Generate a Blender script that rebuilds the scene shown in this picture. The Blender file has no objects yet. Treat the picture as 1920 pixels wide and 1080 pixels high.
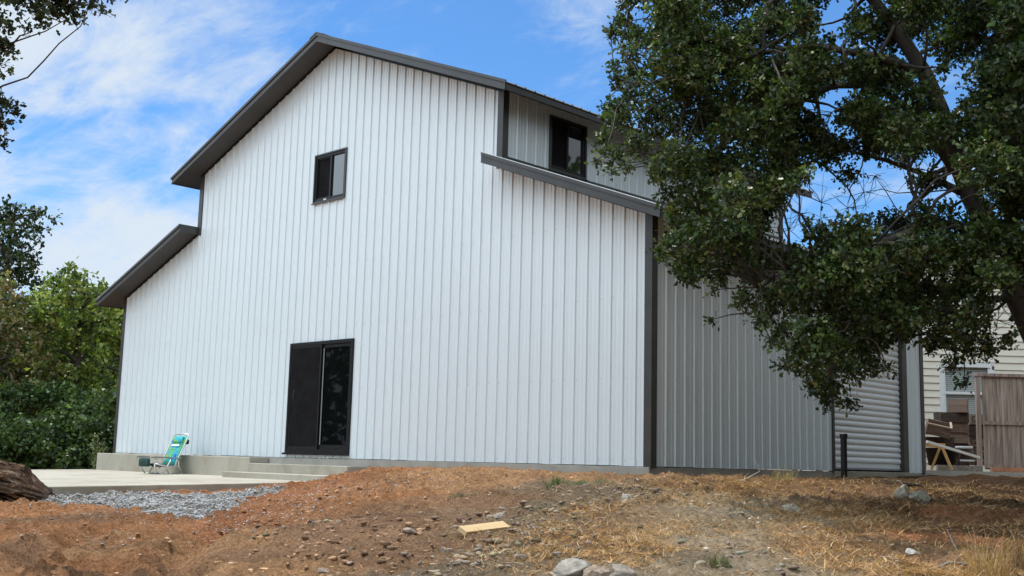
import bpy, bmesh, math, random
import numpy as np
from mathutils import Vector, Matrix, noise as mnoise
random.seed(7); RS = np.random.RandomState(11)
R_ = math.radians
sc = bpy.context.scene
COL = sc.collection

# ------------------------------------------------------------------ camera
F = 2158.45; YAW = -0.76913; PITCH = 0.15029; ROLL = 0.02535
CAM = np.array([24.9562, -12.8603, 0.005])
_f = np.array([math.sin(YAW)*math.cos(PITCH), math.cos(YAW)*math.cos(PITCH), math.sin(PITCH)])
_r = np.array([math.cos(YAW), -math.sin(YAW), 0.0]); _u = np.cross(_r, _f)
RT = _r*math.cos(ROLL)+_u*math.sin(ROLL); UP = -_r*math.sin(ROLL)+_u*math.cos(ROLL); FW = _f
RH = np.array([math.cos(YAW), -math.sin(YAW), 0.0]); FH = np.array([math.sin(YAW), math.cos(YAW), 0.0])
cam = bpy.data.cameras.new('camera'); cam.sensor_width = 36; cam.lens = 36*F/1920
cam.clip_start = 0.05; cam.clip_end = 4000
co = bpy.data.objects.new('camera', cam); COL.objects.link(co)
co.matrix_world = Matrix(((RT[0], UP[0], -FW[0], CAM[0]), (RT[1], UP[1], -FW[1], CAM[1]), (RT[2], UP[2], -FW[2], CAM[2]), (0, 0, 0, 1)))
sc.camera = co
def at(px, py, d):      # world point seen at photo pixel (px,py) at view depth d (metres)
    return CAM + (FW*F + RT*(px-960) - UP*(py-540))/F*d
def project(P):
    d = np.atleast_2d(P)-CAM; w = d@FW
    return 960+F*(d@RT)/w, 540-F*(d@UP)/w, w

# ------------------------------------------------------------------ sky, sun, exposure
SUN = np.array([-0.34, -0.01, 0.94]); SUN /= np.linalg.norm(SUN)
sun_el = math.asin(SUN[2]); sun_az = math.atan2(SUN[0], SUN[1])
world = bpy.data.worlds.new('World'); sc.world = world; world.use_nodes = True
nt = world.node_tree; nt.nodes.clear()
def N(t, typ, **kw):
    n = t.nodes.new(typ)
    for k, v in kw.items(): setattr(n, k, v)
    return n
sky = N(nt, 'ShaderNodeTexSky', sky_type='NISHITA', sun_disc=False, sun_elevation=sun_el, sun_rotation=sun_az)
sky.air_density = 1.0; sky.dust_density = 0.3; sky.ozone_density = 3.0; sky.altitude = 300
bg = N(nt, 'ShaderNodeBackground'); out = N(nt, 'ShaderNodeOutputWorld')
bg.inputs['Strength'].default_value = 0.15
tc = N(nt, 'ShaderNodeTexCoord'); sep = N(nt, 'ShaderNodeSeparateXYZ')
nt.links.new(tc.outputs['Generated'], sep.inputs[0])
def M(t, op, a, b=None, c=None, clamp=False):
    n = N(t, 'ShaderNodeMath', operation=op); n.use_clamp = clamp
    for i, v in enumerate((a, b, c)):
        if v is None: continue
        if isinstance(v, (int, float)): n.inputs[i].default_value = v
        else: t.links.new(v, n.inputs[i])
    return n.outputs[0]
def mixc(t, fac, a, b, mode='MIX'):
    n = N(t, 'ShaderNodeMix', data_type='RGBA', blend_type=mode)
    for i, v in ((0, fac), (6, a), (7, b)):
        if isinstance(v, (int, float)): n.inputs[i].default_value = v
        elif isinstance(v, (tuple, list)): n.inputs[i].default_value = (*v[:3], 1)
        else: t.links.new(v, n.inputs[i])
    return n.outputs[2]
zc = M(nt, 'MAXIMUM', sep.outputs[2], 0.0); zd = M(nt, 'ADD', zc, 0.22)
cu = M(nt, 'DIVIDE', sep.outputs[0], zd); cv = M(nt, 'DIVIDE', sep.outputs[1], zd)
cmb = N(nt, 'ShaderNodeCombineXYZ'); nt.links.new(cu, cmb.inputs[0]); nt.links.new(cv, cmb.inputs[1])
def sky_noise(scale, rot, sx, sy, detail, dist, off, rough=0.6):
    mp = N(nt, 'ShaderNodeMapping'); nt.links.new(cmb.outputs[0], mp.inputs[0])
    mp.inputs['Rotation'].default_value = (0, 0, rot); mp.inputs['Scale'].default_value = (sx, sy, 1); mp.inputs['Location'].default_value = (off, off*0.7, 0)
    n = N(nt, 'ShaderNodeTexNoise'); n.inputs['Scale'].default_value = scale; n.inputs['Detail'].default_value = detail
    n.inputs['Roughness'].default_value = rough; n.inputs['Distortion'].default_value = dist
    nt.links.new(mp.outputs[0], n.inputs[0]); return n.outputs[0]
n1 = sky_noise(1.35, 0.15, 1.0, 1.5, 12, 0.35, 5.3, 0.60)
n2 = sky_noise(4.2, 1.9, 1.0, 2.1, 12, 0.6, 8.4, 0.66)
nn = M(nt, 'ADD', M(nt, 'MULTIPLY', n1, 0.82), M(nt, 'MULTIPLY', n2, 0.28))
# more cloud towards the left of the view and near the horizon
lf = M(nt, 'MINIMUM', M(nt, 'MAXIMUM', M(nt, 'MULTIPLY_ADD', sep.outputs[0], -0.8, -0.60), -0.05), 0.09)
lo = M(nt, 'MULTIPLY', M(nt, 'SUBTRACT', 0.36, zc), 0.22)
dens = M(nt, 'ADD', M(nt, 'ADD', nn, lf), lo)
mr = N(nt, 'ShaderNodeMapRange', interpolation_type='SMOOTHSTEP'); nt.links.new(dens, mr.inputs[0])
mr.inputs[1].default_value = 0.51; mr.inputs[2].default_value = 0.72; mr.inputs[3].default_value = 0.0; mr.inputs[4].default_value = 0.93
skyc = mixc(nt, 1.0, sky.outputs[0], (0.50, 0.80, 1.04), 'MULTIPLY')
cl = mixc(nt, mr.outputs[0], skyc, (4.6, 5.1, 5.6))
ek = N(nt, 'ShaderNodeMapRange', interpolation_type='SMOOTHSTEP'); nt.links.new(sep.outputs[0], ek.inputs[0])  # grey overcast added to the unseen eastern sky to neutralise its blue light
ek.inputs[1].default_value = 0.0; ek.inputs[2].default_value = 0.4; ek.inputs[3].default_value = 0.0; ek.inputs[4].default_value = 0.85
cl = mixc(nt, ek.outputs[0], cl, (2.9, 3.0, 2.95))
# unseen bright cloud bank added on the viewer's side to light the front wall
bk_ = N(nt, 'ShaderNodeMapRange', interpolation_type='SMOOTHSTEP'); nt.links.new(M(nt, 'ADD', M(nt, 'MULTIPLY', sep.outputs[1], -1.0), M(nt, 'MULTIPLY', M(nt, 'SUBTRACT', n1, 0.5), 0.7)), bk_.inputs[0])
bk_.inputs[1].default_value = 0.0; bk_.inputs[2].default_value = 0.45; bk_.inputs[3].default_value = 0.0; bk_.inputs[4].default_value = 1.0
zg = M(nt, 'MULTIPLY_ADD', zc, 1.15, 0.55); cg = N(nt, 'ShaderNodeCombineXYZ')
for i_, v_ in enumerate((9.0, 10.6, 12.0)): nt.links.new(M(nt, 'MULTIPLY', zg, v_), cg.inputs[i_])
cl = mixc(nt, bk_.outputs[0], cl, cg.outputs[0])
nt.links.new(cl, bg.inputs[0]); nt.links.new(bg.outputs[0], out.inputs[0])
sl = bpy.data.lights.new('sun', 'SUN'); sl.energy = 3.2; sl.angle = R_(0.53); sl.color = (1.0, 0.955, 0.88)
so = bpy.data.objects.new('sun', sl); COL.objects.link(so); so.location = (0, 0, 30)
so.rotation_euler = Vector(SUN).to_track_quat('Z', 'Y').to_euler()
sc.view_settings.view_transform = 'Standard'; sc.view_settings.look = 'None'
sc.view_settings.exposure = 0.12; sc.view_settings.gamma = 1.0; sc.view_settings.use_curve_mapping = False
sc.cycles.max_bounces = 8; sc.cycles.diffuse_bounces = 4; sc.cycles.transparent_max_bounces = 8

# ------------------------------------------------------------------ helpers
def tag(o, label=None, cat=None, group=None, kind=None):
    if label: o['label'] = label
    if cat: o['category'] = cat
    if group: o['group'] = group
    if kind: o['kind'] = kind
    return o
def empty(name, loc, rz=0.0, **kw):
    o = bpy.data.objects.new(name, None); COL.objects.link(o); o.location = loc; o.rotation_euler = (0, 0, rz)
    o.empty_display_size = 0.2; return tag(o, **kw)
class MB:
    """collects geometry for one mesh object"""
    def __init__(s): s.v = []; s.f = []; s.c = []; s.mi = []
    def add(s, vs, fs, m=0):
        b = len(s.v); s.v += [tuple(p) for p in vs]; s.f += [tuple(b+i for i in f) for f in fs]; s.mi += [m]*len(fs); return s
    def box(s, x0, x1, y0, y1, z0, z1, m=0):
        vs = [(x, y, z) for z in (z0, z1) for y in (y0, y1) for x in (x0, x1)]
        return s.add(vs, [(0, 2, 3, 1), (4, 5, 7, 6), (0, 1, 5, 4), (2, 6, 7, 3), (0, 4, 6, 2), (1, 3, 7, 5)], m)
    def prism(s, poly, d, m=0):
        """poly: 3-D points (closed ring), extruded by vector d"""
        n = len(poly); d = np.array(d, float)
        vs = [tuple(p) for p in poly]+[tuple(np.array(p, float)+d) for p in poly]
        return s.add(vs, [tuple(range(n))[::-1], tuple(range(n, 2*n))]+[(i, (i+1) % n, n+(i+1) % n, n+i) for i in range(n)], m)
    def bar(s, a, b, w, h, up=(0, 0, 1), m=0):
        a = Vector(a); b = Vector(b); d = (b-a).normalized(); sd = d.cross(Vector(up))
        if sd.length < 1e-4: sd = d.cross(Vector((1, 0, 0)))
        sd.normalize(); u = sd.cross(d)
        q = [sd*(-w/2)+u*(-h/2), sd*(w/2)+u*(-h/2), sd*(w/2)+u*(h/2), sd*(-w/2)+u*(h/2)]
        return s.prism([a+k for k in q], b-a, m)
    def tube(s, pts, rad, seg=8, m=0, jit=0.0, cap=True):
        P = [Vector(p) for p in pts]; n = len(P)
        if isinstance(rad, (int, float)): rad = [rad]*n
        b = len(s.v); prev = None
        for i in range(n):
            t = (P[min(i+1, n-1)]-P[max(i-1, 0)]).normalized()
            if prev is None: prev = t.cross(Vector((0.3, 0.2, 1))).normalized()
            prev = (prev-t*prev.dot(t)).normalized(); bi = t.cross(prev)
            for k in range(seg):
                a = 2*math.pi*k/seg; rr = rad[i]*(1+(random.uniform(-jit, jit) if jit else 0))
                q = P[i]+prev*(math.cos(a)*rr)+bi*(math.sin(a)*rr); s.v.append(tuple(q))
        for i in range(n-1):
            for k in range(seg):
                s.f.append((b+i*seg+k, b+i*seg+(k+1) % seg, b+(i+1)*seg+(k+1) % seg, b+(i+1)*seg+k)); s.mi.append(m)
        if cap:
            s.f.append(tuple(b+k for k in range(seg))[::-1]); s.f.append(tuple(b+(n-1)*seg+k for k in range(seg))); s.mi += [m, m]
        return s
    def build(s, name, mats, parent=None, smooth=False, bevel=0.0, sub=0):
        me = bpy.data.meshes.new(name); me.from_pydata(s.v, [], s.f)
        if not isinstance(mats, (list, tuple)): mats = [mats]
        for m in mats: me.materials.append(m)
        if len(mats) > 1: me.polygons.foreach_set('material_index', s.mi)
        if smooth: me.polygons.foreach_set('use_smooth', [True]*len(me.polygons))
        me.update(); o = bpy.data.objects.new(name, me); COL.objects.link(o)
        if parent is not None: o.parent = parent
        if bevel:
            b = o.modifiers.new('bevel', 'BEVEL'); b.width = bevel; b.segments = 2; b.limit_method = 'ANGLE'
        if sub:
            b = o.modifiers.new('sub', 'SUBSURF'); b.levels = sub; b.render_levels = sub
        return o
def npmesh(name, V, Fc, mat, parent=None, col=None, smooth=False):
    """V (N,3), Fc (M,k) uniform faces; col (N,3) point colour"""
    me = bpy.data.meshes.new(name); V = np.asarray(V, np.float32); Fc = np.asarray(Fc, np.int32); k = Fc.shape[1]
    me.vertices.add(len(V)); me.vertices.foreach_set('co', V.ravel())
    me.loops.add(Fc.size); me.loops.foreach_set('vertex_index', Fc.ravel())
    me.polygons.add(len(Fc)); me.polygons.foreach_set('loop_start', np.arange(0, Fc.size, k, dtype=np.int32))
    try: me.polygons.foreach_set('loop_total', np.full(len(Fc), k, np.int32))
    except Exception: pass
    if smooth: me.polygons.foreach_set('use_smooth', np.ones(len(Fc), bool))
    me.materials.append(mat)
    if col is not None:
        a = me.color_attributes.new('tint', 'FLOAT_COLOR', 'POINT')
        a.data.foreach_set('color', np.concatenate([col, np.ones((len(V), 1))], 1).astype(np.float32).ravel())
    me.update(calc_edges=True); me.validate()
    o = bpy.data.objects.new(name, me); COL.objects.link(o)
    if parent is not None: o.parent = parent
    return o

# value noise in numpy
def _h(i, j, k, s):
    n = (i*374761393+j*668265263+k*2147483647+s*974634777) & 0xffffffff
    n = ((n ^ (n >> 13))*1274126177) & 0xffffffff
    return ((n ^ (n >> 16)) & 0xffff)/65535.0
def vnoise(x, y, s=0):
    x = np.asarray(x, float); y = np.asarray(y, float)
    i = np.floor(x).astype(np.int64); j = np.floor(y).astype(np.int64); u = x-i; v = y-j
    u = u*u*(3-2*u); v = v*v*(3-2*v); z = np.zeros_like(i)
    a = _h(i, j, z, s); b = _h(i+1, j, z, s); c = _h(i, j+1, z, s); d = _h(i+1, j+1, z, s)
    return (a*(1-u)+b*u)*(1-v)+(c*(1-u)+d*u)*v
def fbm(x, y, o=4, s=0, g=0.5):
    t = 0; a = 1; n = 0
    for k in range(o): t = t+a*vnoise(x*2**k+17*k, y*2**k-9*k, s+k); n += a; a *= g
    return t/n-0.5

# ------------------------------------------------------------------ materials
def mat(name, color=(0.5, 0.5, 0.5), rough=0.6, metal=0.0, spec=0.5, coat=0.0):
    m = bpy.data.materials.new(name); m.use_nodes = True; b = m.node_tree.nodes['Principled BSDF']
    b.inputs['Base Color'].default_value = (*color, 1); b.inputs['Roughness'].default_value = rough
    b.inputs['Metallic'].default_value = metal; b.inputs['Specular IOR Level'].default_value = spec
    b.inputs['Coat Weight'].default_value = coat
    return m
def nodes(m): return m.node_tree, m.node_tree.nodes['Principled BSDF']
def noise_node(t, scale, detail=4, coord='Object', stretch=None, rough=0.55, dist=0.0):
    c = N(t, 'ShaderNodeTexCoord'); src = c.outputs[coord]
    if stretch:
        mp = N(t, 'ShaderNodeMapping'); mp.inputs['Scale'].default_value = stretch; t.links.new(src, mp.inputs[0]); src = mp.outputs[0]
    n = N(t, 'ShaderNodeTexNoise'); n.inputs['Scale'].default_value = scale; n.inputs['Detail'].default_value = detail
    n.inputs['Roughness'].default_value = rough; n.inputs['Distortion'].default_value = dist
    t.links.new(src, n.inputs[0]); return n.outputs[0]
def ramp(t, fac, stops):
    r = N(t, 'ShaderNodeValToRGB'); e = r.color_ramp.elements
    while len(e) < len(stops): e.new(0.5)
    for i, (p, c) in enumerate(stops): e[i].position = p; e[i].color = (*c, 1)
    t.links.new(fac, r.inputs[0]); return r.outputs[0]
def bump(t, b, h, strength=0.3, dist=0.02):
    n = N(t, 'ShaderNodeBump'); n.inputs['Strength'].default_value = strength; n.inputs['Distance'].default_value = dist
    t.links.new(h, n.inputs['Height']); t.links.new(n.outputs[0], b.inputs['Normal'])
def noisy(name, stops, scale=5, detail=5, rough=0.8, bs=0.3, bd=0.01, bscale=None, stretch=None, metal=0.0, spec=0.5, dist=0.0):
    m = mat(name, rough=rough, metal=metal, spec=spec); t, b = nodes(m)
    n = noise_node(t, scale, detail, stretch=stretch, dist=dist); t.links.new(ramp(t, n, stops), b.inputs['Base Color'])
    if bs: bump(t, b, noise_node(t, bscale or scale*4, detail, stretch=stretch), bs, bd)
    return m
# painted white siding: faint dust towards nothing in particular, gentle oil canning
m_siding = mat('white_painted_steel', (0.78, 0.79, 0.79), 0.33, 0.0, 0.55)
t, b = nodes(m_siding)
t.links.new(ramp(t, noise_node(t, 0.7, 3, stretch=(1, 1, 0.2)), [(0.3, (0.73, 0.775, 0.795)), (0.7, (0.755, 0.80, 0.82))]), b.inputs['Base Color'])
bump(t, b, noise_node(t, 0.9, 1, stretch=(1, 1, 0.35)), 0.12, 0.02)
b.inputs['Roughness'].default_value = 0.24; b.inputs['Specular IOR Level'].default_value = 0.75
m_trim = noisy('charcoal_steel_trim', [(0.3, (0.040, 0.038, 0.036)), (0.7, (0.060, 0.056, 0.053))], 3, 4, 0.40, 0.08, 0.01)
m_soffit = noisy('charcoal_soffit', [(0.3, (0.045, 0.041, 0.040)), (0.7, (0.060, 0.055, 0.053))], 2, 3, 0.55, 0.1, 0.01)
m_black = mat('black_vinyl', (0.008, 0.008, 0.009), 0.35, spec=.3)
m_bronze = mat('dark_window_trim', (0.05, 0.05, 0.045), 0.4)
m_glass = mat('window_glass', (0.006, 0.008, 0.009), 0.02); nodes(m_glass)[1].inputs['IOR'].default_value = 2.5
m_doorglass = mat('door_glass', (0.004, 0.005, 0.005), 0.02); nodes(m_doorglass)[1].inputs['IOR'].default_value = 1.22
m_screen = noisy('insect_screen', [(0.4, (0.010, 0.009, 0.010)), (0.6, (0.014, 0.013, 0.014))], 4, 3, 0.9, 0, spec=.08)
m_whitepl = mat('white_plastic', (0.8, 0.8, 0.78), 0.4)
m_conc = noisy('concrete', [(0.25, (0.33, 0.295, 0.235)), (0.55, (0.41, 0.375, 0.305)), (0.8, (0.46, 0.425, 0.355))], 1.1, 9, 0.85, 0.35, 0.004, 30)
t, b = nodes(m_conc); lk = b.inputs['Base Color'].links[0].from_socket
st1 = ramp(t, noise_node(t, 0.8, 8, rough=.7, dist=.8), [(.36, (.80, .76, .70)), (.50, (1, 1, 1)), (.70, (1.04, 1.03, 1.01))])
st2 = ramp(t, noise_node(t, 5.5, 6, rough=.7), [(.30, (.84, .80, .74)), (.42, (1, 1, 1)), (1, (1, 1, 1))])
t.links.new(mixc(t, 1.0, mixc(t, 1.0, lk, st1, 'MULTIPLY'), st2, 'MULTIPLY'), b.inputs['Base Color'])
m_found = noisy('foundation_concrete', [(0.25, (0.30, 0.27, 0.23)), (0.75, (0.46, 0.42, 0.36))], 2.5, 8, 0.9, 0.4, 0.006, 25)
m_roof = noisy('charcoal_roof_steel', [(0.3, (0.055, 0.055, 0.055)), (0.7, (0.07, 0.07, 0.07))], 3, 3, 0.35, 0.1, 0.01)
m_bark = noisy('oak_bark', [(0.3, (0.035, 0.028, 0.022)), (0.55, (0.075, 0.062, 0.05)), (0.8, (0.13, 0.115, 0.095))], 7, 8, 0.9, 1.0, 0.03, 14, stretch=(1, 1, 0.35))
def leaf_mat(name, transl=0.3, rough=0.42, spec=0.4):
    m = mat(name, rough=rough, spec=spec); t, b = nodes(m)
    a = N(t, 'ShaderNodeAttribute', attribute_name='tint'); t.links.new(a.outputs['Color'], b.inputs['Base Color'])
    tr = N(t, 'ShaderNodeBsdfTranslucent'); c2 = mixc(t, 1.0, a.outputs['Color'], (1.25, 1.4, 0.7), 'MULTIPLY'); t.links.new(c2, tr.inputs[0])
    mx = N(t, 'ShaderNodeMixShader'); mx.inputs[0].default_value = transl
    t.links.new(b.outputs[0], mx.inputs[1]); t.links.new(tr.outputs[0], mx.inputs[2])
    t.links.new(mx.outputs[0], t.nodes['Material Output'].inputs[0]); return m
m_leaf = leaf_mat('leaf', 0.28, 0.4, 0.45)
m_straw = leaf_mat('straw', 0.15, 0.7, 0.2)
def attr_mat(name, rough=0.9, bs=0.5, bd=0.01, bscale=60, var=0.35, spec=0.3, vs=30):
    m = mat(name, rough=rough, spec=spec); t, b = nodes(m)
    a = N(t, 'ShaderNodeAttribute', attribute_name='tint')
    n = noise_node(t, vs, 8, rough=0.7); g = ramp(t, n, [(0.25, (1-var,)*3), (0.75, (1+var,)*3)])
    t.links.new(mixc(t, 1.0, a.outputs['Color'], g, 'MULTIPLY'), b.inputs['Base Color'])
    if bs: bump(t, b, noise_node(t, bscale, 8, rough=0.7), bs, bd)
    return m
m_soil = attr_mat('bare_soil', 0.95, 0.0, 0.03, 22, 0.30, 0.1, 9)
t, b = nodes(m_soil)
lk = b.inputs['Base Color'].links[0].from_socket
pit_shade = ramp(t, noise_node(t, 42, 9, rough=0.75), [(0.33, (0.22, 0.18, 0.15)), (0.43, (0.80, 0.78, 0.76)), (0.58, (1.1, 1.08, 1.06)), (0.68, (1.5, 1.46, 1.42))])  # paints shaded pits and lit crumbs into the soil colour
pit_shade2 = ramp(t, noise_node(t, 13, 9, rough=0.78, dist=.4), [(0.34, (0.42, 0.38, 0.35)), (0.44, (0.88, 0.87, 0.86)), (0.58, (1.06, 1.05, 1.04)), (0.70, (1.4, 1.36, 1.3))])
t.links.new(mixc(t, 1.0, mixc(t, 1.0, lk, pit_shade, 'MULTIPLY'), pit_shade2, 'MULTIPLY'), b.inputs['Base Color'])
h1 = noise_node(t, 11, 9, rough=0.72); h2 = noise_node(t, 45, 8, rough=0.7)
bump(t, b, M(t, 'ADD', h1, M(t, 'MULTIPLY', h2, 0.5)), 1.0, 0.16)
m_stone = attr_mat('stone', 0.85, 0.5, 0.01, 40, 0.3, 0.3, 25)

# ------------------------------------------------------------------ terrain
ctrl = []
def cp(px, py, d, dz=0): ctrl.append(at(px, py, d)+np.array([0, 0, dz]))
for a in [(545, 920, 18.6), (120, 932, 16.0), (300, 926, 17.2), (300, 962, 13.5), (430, 950, 14), (150, 945, 14.5), (0, 928, 16.3),
          (0, 1000, 10.5), (300, 1080, 7.5), (0, 1080, 7.5), (550, 1080, 7.5), (300, 1020, 9.8), (550, 980, 11.5), (550, 935, 15),
          (545, 914, 17.6), (600, 905, 17.3), (650, 894, 17.0), (700, 881, 16.8), (850, 878, 16.2), (1000, 883, 15.6),
          (750, 900, 14.5), (750, 940, 12), (750, 1000, 9.6), (750, 1080, 7.3), (950, 900, 13.5), (950, 930, 12), (950, 980, 9.9), (950, 1080, 7.1),
          (1150, 905, 13), (1150, 940, 11), (1150, 1000, 8.8), (1150, 1080, 6.8), (1400, 905, 13), (1400, 940, 11), (1400, 1000, 8.8), (1400, 1080, 6.9),
          (1650, 905, 13.5), (1650, 940, 11.5), (1650, 1000, 9), (1650, 1080, 7), (1900, 902, 16), (1900, 930, 12.5), (1900, 1000, 9.3), (1900, 1080, 7.1),
          (1750, 889, 24), (1920, 891, 22), (1750, 892, 19), (1300, 901, 15.2), (1420, 901, 16.2), (1540, 899, 17.5)]: cp(*a)
for p in [(10.2, -.1, -.13), (12, -.1, -.13), (14, -.1, -.15), (15.3, -.1, -.19), (15.5, 2, -.25), (15.5, 5, -.21), (15.5, 7.5, -.16), (15.6, 9, -.1), (9.6, -.2, -.14),
          (24.9, -12.9, -1.2), (22, -16, -1.25), (29, -10, -1.2), (28, -15, -1.25), (15, -14, -1.1), (18, -20, -1.25),
          (-6, -5, -.6), (-3, 1, -.5), (-15, 5, -.55), (0, 16, -.4), (15, 18, -.1), (20, 14, -.02), (25, 5, -.15), (36, 5, -.4), (36, -12, -1.1), (3, -14, -1.1), (-12, -16, -1.0), (-4, -9, -.75),
          (-25, 25, -.5), (10, 40, -.2), (40, 40, -.2), (60, -30, -1), (-40, -30, -1), (0, -50, -1.2), (-60, 30, -.6), (60, 40, -.3)]: ctrl.append(np.array(p))
CT = np.array(ctrl); nC = len(CT)
_K = np.linalg.norm(CT[:, None, :2]-CT[None, :, :2], axis=2)+np.eye(nC)*0.0
_A = np.zeros((nC+3, nC+3)); _A[:nC, :nC] = _K-np.eye(nC)*0.12; _A[:nC, nC] = 1; _A[:nC, nC+1:] = CT[:, :2]; _A[nC:, :nC] = _A[:nC, nC:].T
_w = np.linalg.solve(_A, np.concatenate([CT[:, 2], np.zeros(3)]))
def sstep(x, a, b): t_ = np.clip((x-a)/(b-a), 0, 1); return t_*t_*(3-2*t_)
def base_h(x, y):
    x = np.atleast_1d(np.asarray(x, float)); y = np.atleast_1d(np.asarray(y, float)); o = np.empty(len(x))
    for i in range(0, len(x), 20000):
        s = slice(i, i+20000); d = np.sqrt((x[s, None]-CT[None, :, 0])**2+(y[s, None]-CT[None, :, 1])**2)
        o[s] = d@_w[:nC]+_w[nC]+x[s]*_w[nC+1]+y[s]*_w[nC+2]
    far = sstep(np.hypot(x-12, y-2), 45, 80); o = o*(1-far)-0.6*far
    # under the patio, the steps and the barn the ground stays low
    pat = sstep(x, -1.2, -0.6)*(1-sstep(x, 8.75, 9.08))*sstep(y, -6.9, -6.3)*(1-sstep(y, -0.5, 0.1))
    o = o*(1-pat)+np.minimum(o, -0.62)*pat
    brn = sstep(x, 0.1, 0.3)*(1-sstep(x, 14.9, 15.1))*sstep(y, 0.05, 0.25)*(1-sstep(y, 8.3, 8.5))
    return o*(1-brn)-0.5*brn
def ground_hit(px, py):
    t0, t1 = 3.0, 60.0; d = at(px, py, 1.0)-CAM; ts = np.linspace(t0, t1, 700)
    P = CAM+d*ts[:, None]; h = base_h(P[:, 0], P[:, 1]); k = np.where(P[:, 2] < h)[0]
    i = k[0] if len(k) else len(ts)-1
    return np.array([P[i, 0], P[i, 1], h[i]])
# surface colour zones, each a patch of ground; DRK paints in the oak's shade
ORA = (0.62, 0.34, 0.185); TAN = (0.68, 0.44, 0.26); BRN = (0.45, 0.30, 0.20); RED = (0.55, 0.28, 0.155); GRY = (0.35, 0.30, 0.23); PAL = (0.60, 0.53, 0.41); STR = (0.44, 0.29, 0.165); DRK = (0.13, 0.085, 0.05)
zones = [(520, 925, RED), (600, 905, RED), (700, 885, ORA), (640, 930, ORA), (850, 890, TAN), (900, 910, TAN), (1000, 895, TAN), (760, 930, ORA), (460, 960, RED), (400, 990, RED),
         (600, 1000, BRN), (500, 1050, BRN), (700, 1050, BRN), (800, 980, BRN), (700, 980, BRN), (850, 1070, GRY), (820, 1030, BRN), (900, 945, BRN),
         (960, 1040, GRY), (1000, 980, GRY), (1010, 950, GRY), (1180, 930, GRY), (1080, 915, GRY), (1200, 960, GRY), (1100, 1000, STR), (1200, 1030, STR), (1150, 960, STR),
         (1350, 945, PAL), (1400, 1035, PAL), (1330, 1030, PAL), (1380, 965, PAL), (1300, 1000, PAL), (1450, 1075, PAL), (1250, 1075, PAL), (1330, 960, PAL), (1370, 1010, PAL), (1420, 1060, PAL), (1340, 1060, GRY), (1400, 985, PAL), (1300, 920, STR), (1450, 910, STR), (1550, 960, STR), (1600, 1040, STR), (1500, 1020, STR),
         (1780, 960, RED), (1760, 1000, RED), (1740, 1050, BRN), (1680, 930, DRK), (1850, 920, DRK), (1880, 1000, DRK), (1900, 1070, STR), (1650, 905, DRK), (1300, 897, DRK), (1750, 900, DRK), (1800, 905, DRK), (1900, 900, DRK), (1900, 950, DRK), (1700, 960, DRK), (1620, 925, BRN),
         (60, 960, ORA), (200, 990, ORA), (120, 975, BRN), (100, 1050, TAN), (0, 1010, ORA), (250, 1060, ORA), (430, 1020, TAN), (470, 1075, TAN), (60, 1030, BRN), (330, 1000, ORA), (400, 1060, TAN), (150, 1010, TAN), (20, 1080, ORA), (330, 1060, BRN)]
ZP = []; ZC = []
for px, py, c in zones: ZP.append(ground_hit(px, py)[:2]); ZC.append(c)
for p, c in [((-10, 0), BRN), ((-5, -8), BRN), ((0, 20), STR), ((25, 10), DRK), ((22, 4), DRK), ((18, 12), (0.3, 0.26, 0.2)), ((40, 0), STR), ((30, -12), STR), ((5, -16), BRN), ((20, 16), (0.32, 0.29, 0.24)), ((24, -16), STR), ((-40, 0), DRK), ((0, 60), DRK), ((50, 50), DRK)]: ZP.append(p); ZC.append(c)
ZP = np.array(ZP); ZC = np.array(ZC)
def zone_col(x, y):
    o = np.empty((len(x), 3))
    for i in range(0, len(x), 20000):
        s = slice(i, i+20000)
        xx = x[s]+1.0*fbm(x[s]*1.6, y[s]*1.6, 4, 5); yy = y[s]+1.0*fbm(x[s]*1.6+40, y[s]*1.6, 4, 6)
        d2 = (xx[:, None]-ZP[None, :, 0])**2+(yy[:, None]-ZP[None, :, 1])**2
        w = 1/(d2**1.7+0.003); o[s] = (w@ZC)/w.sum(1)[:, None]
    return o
def inpoly(px, py, poly):
    r = np.zeros(len(px), bool); n = len(poly)
    for i in range(n):
        x0, y0 = poly[i]; x1, y1 = poly[(i+1) % n]
        c = ((y0 > py) != (y1 > py)) & (px < (x1-x0)*(py-y0)/(y1-y0+1e-9)+x0); r ^= c
    return r
def worldpoly(pts): return [tuple(ground_hit(*p)[:2]) for p in pts]
GRAV = worldpoly([(60, 932), (300, 928), (535, 919), (515, 926), (465, 938), (440, 952), (400, 964), (370, 982), (320, 972), (260, 956), (150, 946), (60, 944)])
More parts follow.
